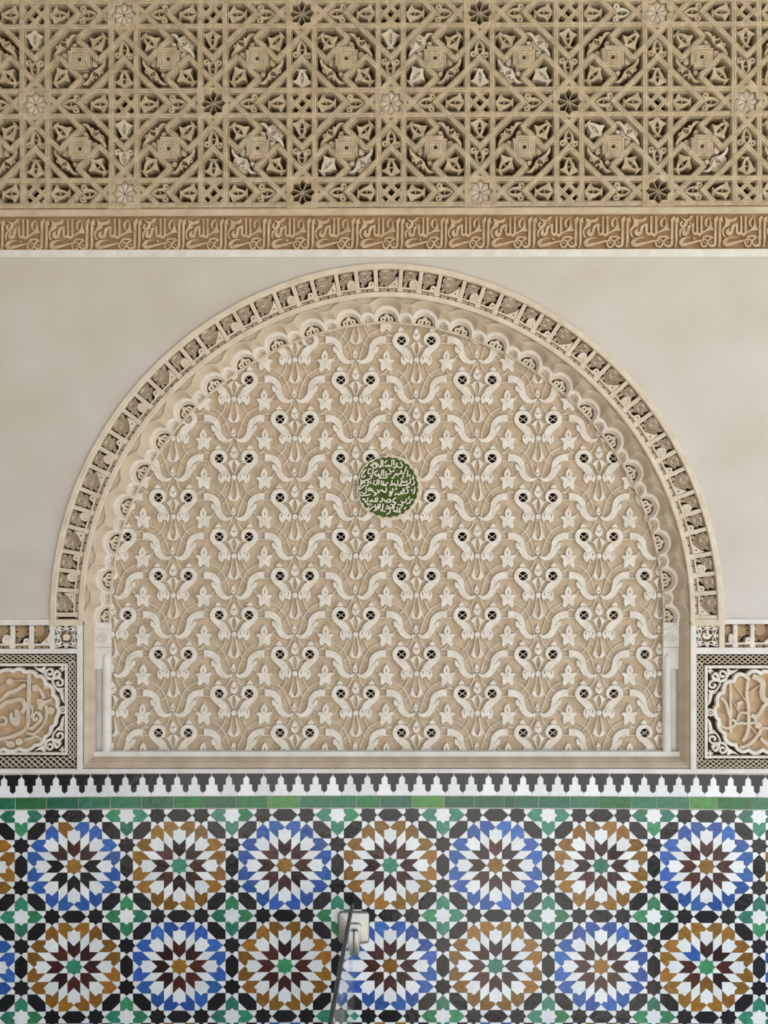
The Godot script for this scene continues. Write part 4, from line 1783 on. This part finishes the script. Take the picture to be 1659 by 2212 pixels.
func side_panels() -> void:
	var t := thing("cartouche_panel", "square carved panel at left of the arch, script cartouche in a lattice border", "carved panel", 30.0, 1661.0, 0.0)
	cartouche(t, true)
	t = thing("cartouche_panel", "square carved panel at right of the arch, script cartouche in a lattice border", "carved panel", 1630.0, 1661.0, 0.0)
	cartouche(t, false)
	t = thing("inscription_strip", "short carved strip of letters and ochre leaves above the left cartouche panel", "carved strip", 30.0, 1401.0, 0.0)
	small_band(t, true)
	t = thing("inscription_strip", "short carved strip of letters and ochre leaves above the right cartouche panel", "carved strip", 1620.0, 1398.5, 0.0)
	small_band(t, false)
	t = thing("star_tile", "small pierced star square under the left foot of the arch band", "carved square", 142.2, 1400.5, 0.0)
	star_square(t, true)
	t = thing("star_tile", "small pierced star square under the right foot of the arch band", "carved square", 1528.0, 1398.0, 0.0)
	star_square(t, false)
	t = thing("trim_3", "flat white plaster strips framing the carved panels left of the arch", "trim", 80.0, 1662.0, 0.0)
	t.set_meta("kind", "structure")
	slat(t, "strip", -420, 1337.5, 107.6, 1350.6, -60.0, 3.0, M.white_fillet)
	slat(t, "strip", 107.4, 1351.0, 118.0, 1401.0, -60.0, 2.6, M.white_fillet)
	slat(t, "strip", -420, 1400.9, 166.8, 1412.0, -60.0, 2.8, M.white_fillet)
	slat(t, "strip", 166.6, 1351.0, 178.0, 1662.5, -60.0, 3.2, M.white_fillet)
	slat(t, "strip", -420, 1412.0, -109.5, 1661.0, -60.0, 2.0, M.white_fillet)
	slat(t, "strip", -420, 1350.0, -109.5, 1401.0, -60.0, 2.0, M.white_fillet)
	t = thing("trim_4", "flat cream plaster strips framing the carved panels right of the arch", "trim", 1590.0, 1662.0, 0.0)
	t.set_meta("kind", "structure")
	slat(t, "strip", 1564.4, 1337.0, 2080, 1348.2, -60.0, 3.0, M.white_fillet)
	slat(t, "strip", 1552.8, 1351.0, 1565.0, 1399.0, -60.0, 2.6, M.cream)
	slat(t, "strip", 1502.5, 1398.4, 2080, 1413.2, -60.0, 2.8, M.white_fillet)
	slat(t, "strip", 1491.2, 1351.0, 1503.6, 1662.5, -60.0, 3.2, M.white_fillet)
	slat(t, "strip", 1769.5, 1412.0, 2080, 1661.0, -60.0, 2.0, M.white_fillet)
	slat(t, "strip", 1769.5, 1347.0, 2080, 1401.0, -60.0, 2.0, M.white_fillet)
	t = thing("trim_5", "long flat white plaster strip between the carved wall and the black merlon tiles", "trim", CX, 1673.0, 0.0)
	t.set_meta("kind", "structure")
	slat(t, "strip", -420, 1660.8, 2080, 1671.5, -60.0, 1.0, M.white_fillet)


# ---------------------------------------------------------------- glazed tiles
func bow(x: float) -> float:
	var t := (x - CX) / 830.0
	return -4.0 * maxf(0.0, 1.0 - t * t)


func shade(base: Color, called: String, n: int, spread: float, hue := 0.02, rough := 0.16) -> Array:
	var out := []
	for i in n:
		var k := 1.0 + spread * (2.0 * i / maxf(n - 1, 1) - 1.0)
		var c := Color.from_hsv(fposmod(base.h + hue * sin(i * 2.3), 1.0), base.s, clampf(base.v * k, 0.0, 1.0))
		out.append(glaze("%s_%d" % [called, i], c, rough + 0.03 * (i % 3)))
	return out


func tile(parent: Node3D, called: String, poly: PackedVector2Array, mats: Array, gap := 0.25, z := 2.0) -> void:
	var q := PackedVector2Array()
	for v in poly:
		q.append(v + Vector2(rng.randf_range(-0.35, 0.35), rng.randf_range(-0.35, 0.35)))
	q = inset(clean(q), gap)
	var c := Vector2.ZERO
	for v in q:
		c += v / q.size()
	TC = c
	TX = rng.randfn(0.0, 0.006)
	TY = rng.randfn(0.0, 0.006)
	ORG = c
	begin()
	solid(q, -3.0, z + rng.randf_range(-0.2, 0.2), 0.3)
	TX = 0.0
	TY = 0.0
	if VV.is_empty():
		return
	part(parent, called, commit(), mats[rng.randi() % mats.size()], c.x, c.y)


func merlons() -> void:
	var t := thing("merlon_tile_frieze", "black and white stepped merlon tile frieze above the green tile course", "tile frieze", CX, 1722.0, 0.0)
	var black := shade(c8(20, 20, 23), "merlon_black", 4, 0.3)
	var white := shade(c8(228, 231, 229), "merlon_white", 4, 0.04)
	begin()
	solid(rect(-140, 1671.8, 1800, 1721.5), -100.0, 1.0, 0.0)
	part(t, "mortar_bed", commit(), M.grout)
	for k in range(-4, 48):
		var x := 28.0 + 37.35 * k
		var b := bow(x)
		var y := 1674.0 + b
		tile(t, "black_merlon_tile", lined([x - 17.6, y, x + 17.6, y, x + 17.6, y + 5, x + 11.8, y + 11, x + 11.8, y + 23.5, x + 6, y + 23.5, x + 6, y + 36, x, y + 41, x - 6, y + 36, x - 6, y + 23.5, x - 11.8, y + 23.5, x - 11.8, y + 11, x - 17.6, y + 5]), black, 0.2)
		var w := x + 37.35 / 2.0
		tile(t, "white_merlon_tile", lined([w, y + 4, w + 6.6, y + 11, w + 6.6, y + 23.5, w + 12.6, y + 23.5, w + 12.6, y + 36, w + 18.6, y + 41, w + 18.6, y + 48, w - 18.6, y + 48, w - 18.6, y + 41, w - 12.6, y + 36, w - 12.6, y + 23.5, w - 6.6, y + 23.5, w - 6.6, y + 11]), white, 0.2)


func green_course() -> void:
	var t := thing("green_tile_course", "single course of glossy green oblong tiles above the mosaic dado", "tile course", CX, 1748.0, 0.0)
	begin()
	solid(rect(-140, 1721.6, 1800, 1747.5), -100.0, 1.0, 0.0)
	part(t, "mortar_bed", commit(), M.grout)
	var greens := shade(c8(42, 118, 78), "course_green", 6, 0.12, 0.03)
	var bright := shade(c8(84, 158, 72), "course_lime", 2, 0.05)
	var deep := shade(c8(18, 84, 56), "course_deep", 2, 0.1)
	var xs := [-101.0, -34.0, 33.6, 100.7, 170.0, 239.0, 307.0, 375.0, 442.0, 510.0, 579.0, 648.0, 716.0, 770.0, 822.0, 890.0, 959.0, 1025.0, 1089.5, 1112.0, 1163.5, 1231.5, 1294.0, 1363.5, 1418.5, 1489.5, 1550.5, 1621.0, 1690.0, 1760.0]
	for i in xs.size() - 1:
		var a: float = xs[i]
		var c: float = xs[i + 1]
		var m := greens
		if i == 18:
			m = deep
		elif i in [15, 25, 10]:
			m = bright
		tile(t, "green_tile", lined([a, 1723.0 + bow(a), c, 1723.0 + bow(c), c, 1748.6 + bow(c), a, 1748.6 + bow(a)]), m, 0.8)


func mosaic() -> void:
	var t := thing("mosaic_dado", "zellige mosaic dado of blue and ochre rosettes with black stars", "mosaic", CX, 2300.0, 0.0)
	begin()
	solid(rect(-140, 1747.6, 1800, 2340), -100.0, 1.0, 0.0)
	part(t, "mortar_bed", commit(), M.grout)
	var black := shade(c8(18, 18, 21), "black", 5, 0.45, 0.05)
	var brown := shade(c8(66, 28, 21), "brown", 5, 0.3, 0.02)
	var blue := shade(c8(50, 99, 180), "blue", 6, 0.1, 0.008)
	var ochre := shade(c8(156, 108, 34), "ochre", 6, 0.12, 0.007)
	var green := shade(c8(56, 140, 104), "green", 6, 0.12, 0.025)
	var white := shade(c8(230, 233, 231), "white", 6, 0.03, 0.05)
	var r := sqrt(2.0)
	var sq := 4.0 + 3.0 * r   # half a cell
	var star := PackedVector2Array()
	for i in 16:
		var a := i * PI / 8.0
		star.append(Vector2(cos(a), sin(a)) * (r if i % 2 == 0 else 1.0 / cos(PI / 8.0)))
	var octo := [
		["white_lozenge_tile", white, lined([1, 1 + r, 1, 3 + r, 1 + r, 3 + 2 * r, 1 + r, 1 + 2 * r])],
		["white_dart_tile", white, lined([0, r, 1, 1 + r, 1, 1, r - 1, 1])],
		["petal", null, lined([1 + r, 3 + 3 * r, 1, 3 + 3 * r, 0, 2 + 3 * r, r - 1, 3 + 2 * r, 1, 3 + 2 * r, 1, 3 + r, 1 + r, 3 + 2 * r])],
		["petal", null, lined([2 + r, 4 + 2 * r, 1 + r, 3 + 2 * r, 1 + r, 1 + 2 * r, 2 + r, 2 + 2 * r, 1 + 2 * r, 3 + r, 3 + r, 3 + r, 3 + r, 3 + 2 * r])],
		["white_chip_tile", white, lined([1 + r, 3 + 2 * r, 2 + r, 4 + 2 * r, 3.0, 3 + 3 * r, 1 + r, 3 + 3 * r])],
		["white_chip_tile", white, lined([3 + r, 3 + 2 * r, 2 + r, 4 + 2 * r, 1 + 2 * r, 3 + 3 * r, 3 + r, 3 + 3 * r])],
		["white_wedge_tile", white, lined([1 + r, 3 + 3 * r, 1, 3 + 3 * r, 2, 4 + 3 * r, 1 + r, 5 + 2 * r])],
		["white_wedge_tile", white, lined([3 + r, 3 + 3 * r, 3 + 2 * r, 3 + 3 * r, 2 + 2 * r, 4 + 3 * r, 3 + r, 5 + 2 * r])],
	]
	var four := [
		["brown_arrow_tile", brown, lined([0, r, 1, 1 + r, 1, 3 + r, 0, 2 + r, -1, 3 + r, -1, 1 + r])],
		["brown_arrow_tile", brown, lined([1, 1, 1, 1 + r, 1 + r, 1 + 2 * r, 1 + r, 1 + r, 1 + 2 * r, 1 + r, 1 + r, 1])],
		["white_house_tile", white, lined([0, 2 + r, 1, 3 + r, 1, 3 + 2 * r, r - 1, 3 + 2 * r, 0, 2 + 3 * r, 1 - r, 3 + 2 * r, -1, 3 + 2 * r, -1, 3 + r])],
		["white_house_tile", white, lined([1 + r, 1 + r, 1 + r, 1 + 2 * r, 2 + r, 2 + 2 * r, 1 + 2 * r, 3 + r, 3 + r, 3 + r, 3 + r, 1 + 2 * r, 2 + 2 * r, 2 + r, 1 + 2 * r, 1 + r])],
		["white_triangle_tile", white, lined([-1, 3 + 3 * r, 0, 2 + 3 * r, 1, 3 + 3 * r])],
		["white_triangle_tile", white, lined([3 + r, 3 + r, 3 + r, 3 + 2 * r, 3 + 2 * r, 3 + r])],
		["white_triangle_tile", white, lined([3 + 2 * r, 3 + 3 * r, 3 + 3 * r, 3 + 3 * r, 3 + 3 * r, 3 + 2 * r])],
		["black_hexagon_tile", black, lined([3 + 3 * r, 3 + r, 3 + 3 * r, 3 + 2 * r, 3 + 2 * r, 3 + 3 * r, 3 + r, 3 + 3 * r, 3 + r, 3 + 2 * r, 3 + 2 * r, 3 + r])],
	]
	var once := []
	once.append(["black_star_tile", black, moved(star, Vector2(2 + r, sq))])
	once.append(["black_star_tile", black, moved(star, Vector2(-2 - r, sq))])
	once.append(["black_star_tile", black, moved(star, Vector2(sq, 2 + r))])
	once.append(["black_star_tile", black, moved(star, Vector2(sq, -2 - r))])
	once.append(["black_hexagon_tile", black, lined([2, sq, 1, sq + 1, -1, sq + 1, -2, sq, -1, sq - 1, 1, sq - 1])])
	once.append(["black_hexagon_tile", black, lined([sq, 2, sq + 1, 1, sq + 1, -1, sq, -2, sq - 1, -1, sq - 1, 1])])
	once.append(["white_star_tile", white, moved(star, Vector2(sq, sq))])
	var house := lined([1, -1, 1, 1 - r, r, 0, 1, r - 1, 1, 1, 1 + r, 1, 2 + r, 0, 1 + r, -1])
	for k in 4:
		once.append(["green_heart_tile", green, moved(house, Vector2(sq, sq), k * PI / 2.0)])
	var ax := 227.7 / (2.0 * sq)
	var ay := 217.2 / (2.0 * sq)
	for j in range(-1, 3):
		for i in range(-1, 8):
			var c := Vector2(160.0 + 227.6 * i, 1872.5 + 217.2 * j)
			var even := posmod(i + j, 2) == 0
			var petal := blue if even else ochre
			var list := []
			list.append(["ochre_star_tile" if even else "green_star_tile", ochre if even else green, star])
			for f in once:
				list.append(f)
			for k in 4:
				for f in four:
					list.append([f[0], f[1], moved(f[2], Vector2.ZERO, k * PI / 2.0)])
				for f in octo:
					for flip in [false, true]:
						var called: String = f[0]
						var m = f[1]
						if called == "petal":
							called = "blue_petal_tile" if even else "ochre_petal_tile"
							m = petal
						list.append([called, m, moved(f[2], Vector2.ZERO, k * PI / 2.0, 1.0, flip)])
			var n := 0
			for f in list:
				n += 1
				var poly := PackedVector2Array()
				var lo := 1e9
				var hi := -1e9
				var left := 1e9
				var right := -1e9
				for v in f[2]:
					var w := Vector2(c.x + v.x * ax, c.y + v.y * ay)
					w.y += bow(w.x)
					poly.append(w)
					lo = minf(lo, w.y)
					hi = maxf(hi, w.y)
					left = minf(left, w.x)
					right = maxf(right, w.x)
				var top := 1750.0 + bow(c.x)
				if hi < top + 2.0 or lo > 2246.0 or right < -14.0 or left > 1673.0:
					continue
				var m: Array = f[1]
				var called: String = f[0]
				# the mended tiles of another colour
				if i == 0 and j == 0 and called == "blue_petal_tile" and hi < 1835 and right < 161 and left > 125:
					m = ochre
					called = "ochre_petal_tile"
				if i == 0 and j == 0 and called == "brown_arrow_tile" and lo > 1845 and (hi < 1900 or lo > 1876):
					m = black
					called = "black_arrow_tile"
				if i == 6 and j == 1 and called == "brown_arrow_tile" and right < 1516 and hi < 2080:
					m = blue
					called = "blue_arrow_tile"
				if i == 6 and j == 1 and called == "brown_arrow_tile" and lo > 2100 and left > 1505 and right < 1548:
					m = ochre
					called = "ochre_arrow_tile"
				if lo < top:
					for q in Geometry2D.intersect_polygons(poly, rect(-500, top, 2500, 3000)):
						if absf(area2(q)) > 8.0:
							tile(t, called, q, m)
				else:
					tile(t, called, poly, m)


# ---------------------------------------------------------------- glass screen and its clamp
func railing() -> void:
	var t := thing("glass_screen", "clear glass screen standing edge-on against the mosaic, held by the steel clamp", "glass panel", 762.0, 2212.0, 0.0)
	t.position = Vector3(-0.0675, 0.05, 0.004)
	t.rotation.y = atan(-0.0398)
	var glass := StandardMaterial3D.new()
	glass.resource_name = "glass"
	glass.albedo_color = Color(0.93, 0.98, 0.95, 0.03)
	glass.transparency = BaseMaterial3D.TRANSPARENCY_ALPHA
	glass.roughness = 0.0
	glass.metallic_specular = 0.5
	var rim := StandardMaterial3D.new()
	rim.resource_name = "glass_edge"
	rim.albedo_color = c8(34, 46, 36)
	rim.roughness = 0.12
	var top := 0.914 - 0.05
	var deep := 1.15
	ORG = Vector2.ZERO
	var th := 0.0042
	var pane := BoxMesh.new()
	pane.size = Vector3(th * 2.0 - 0.0006, top - 0.004, deep - 0.002)
	var p := part(t, "pane", pane, glass)
	p.position = Vector3(0, top / 2.0 - 0.002, deep / 2.0)
	# polished green edge along the top, rounded at the wall end
	begin()
	var sc := 1.0 / (S * K)
	var line := PackedVector2Array([Vector2(0, 0), Vector2(0, -deep * sc)])
	ribbon(line, round_prof(th * sc, 0.0, th * 1000.0 + 1.0, 6))
	var edge := part(t, "polished_edge", commit(0.6), rim)
	edge.rotation.x = -PI / 2.0
	edge.position = Vector3(0, top - 0.004, deep)
	# the clamp
	var steel := StandardMaterial3D.new()
	steel.resource_name = "brushed_steel"
	steel.albedo_color = c8(172, 170, 164)
	steel.metallic = 1.0
	steel.roughness = 0.4
	steel.uv1_triplanar = true
	steel.uv1_world_triplanar = true
	steel.uv1_scale = Vector3.ONE * 6.0
	steel.roughness_texture = noise_tex("smear", 0.02, 4, Color(0.8, 0.8, 0.8), Color(1, 1, 1))
	var rubber := StandardMaterial3D.new()
	rubber.resource_name = "black_gasket"
	rubber.albedo_color = c8(24, 24, 24)
	rubber.roughness = 0.6
	var c := thing("glass_clamp", "square stainless steel wall clamp gripping the glass screen", "clamp", 764.0, 2036.0, 0.002)
	ORG = O
	begin()
	var plate := PackedVector2Array()
	for f in [[790.0, 1976.0, -PI / 2.0], [790.0, 2027.0, 0.0], [738.0, 2027.0, PI / 2.0], [738.0, 1976.0, PI]]:
		for i in 7:
			var a: float = f[2] + i * PI / 12.0
			plate.append(Vector2(f[0] + cos(a) * 8.0, f[1] + sin(a) * 8.5))
	solid(plate, 0.0, 9.0, 2.6)
	part(c, "back_plate", commit(0.9), steel)
	# shallow raised tongue and the two jaws with a gasket between them
	begin()
	solid(crv("748,1994! 752,1990 776,1990 781,1995! 779,2030! 775,2058! 751,2058! 747,2030!", 1, 0, 0, true), 8.0, 15.0, 1.4)
	part(c, "tongue", commit(0.9), steel)
	begin()
	solid(crv("764.5,2002! 770,2000 775,2004! 775.5,2048! 764.5,2048!", 1, 0, 0, true), 8.0, 26.0, 1.8)
	part(c, "jaw", commit(0.9), steel)
	begin()
	solid(crv("748,2004! 753,2000 755.5,2002! 755.5,2048! 747.5,2048!", 1, 0, 0, true), 8.0, 26.0, 1.8)
	part(c, "jaw", commit(0.9), steel)
	begin()
	solid(rect(755.4, 1999.0, 757.2, 2050.0), 8.0, 25.0, 0.3)
	solid(rect(762.8, 1999.0, 764.6, 2050.0), 8.0, 25.0, 0.3)
	part(c, "gasket", commit(), rubber)
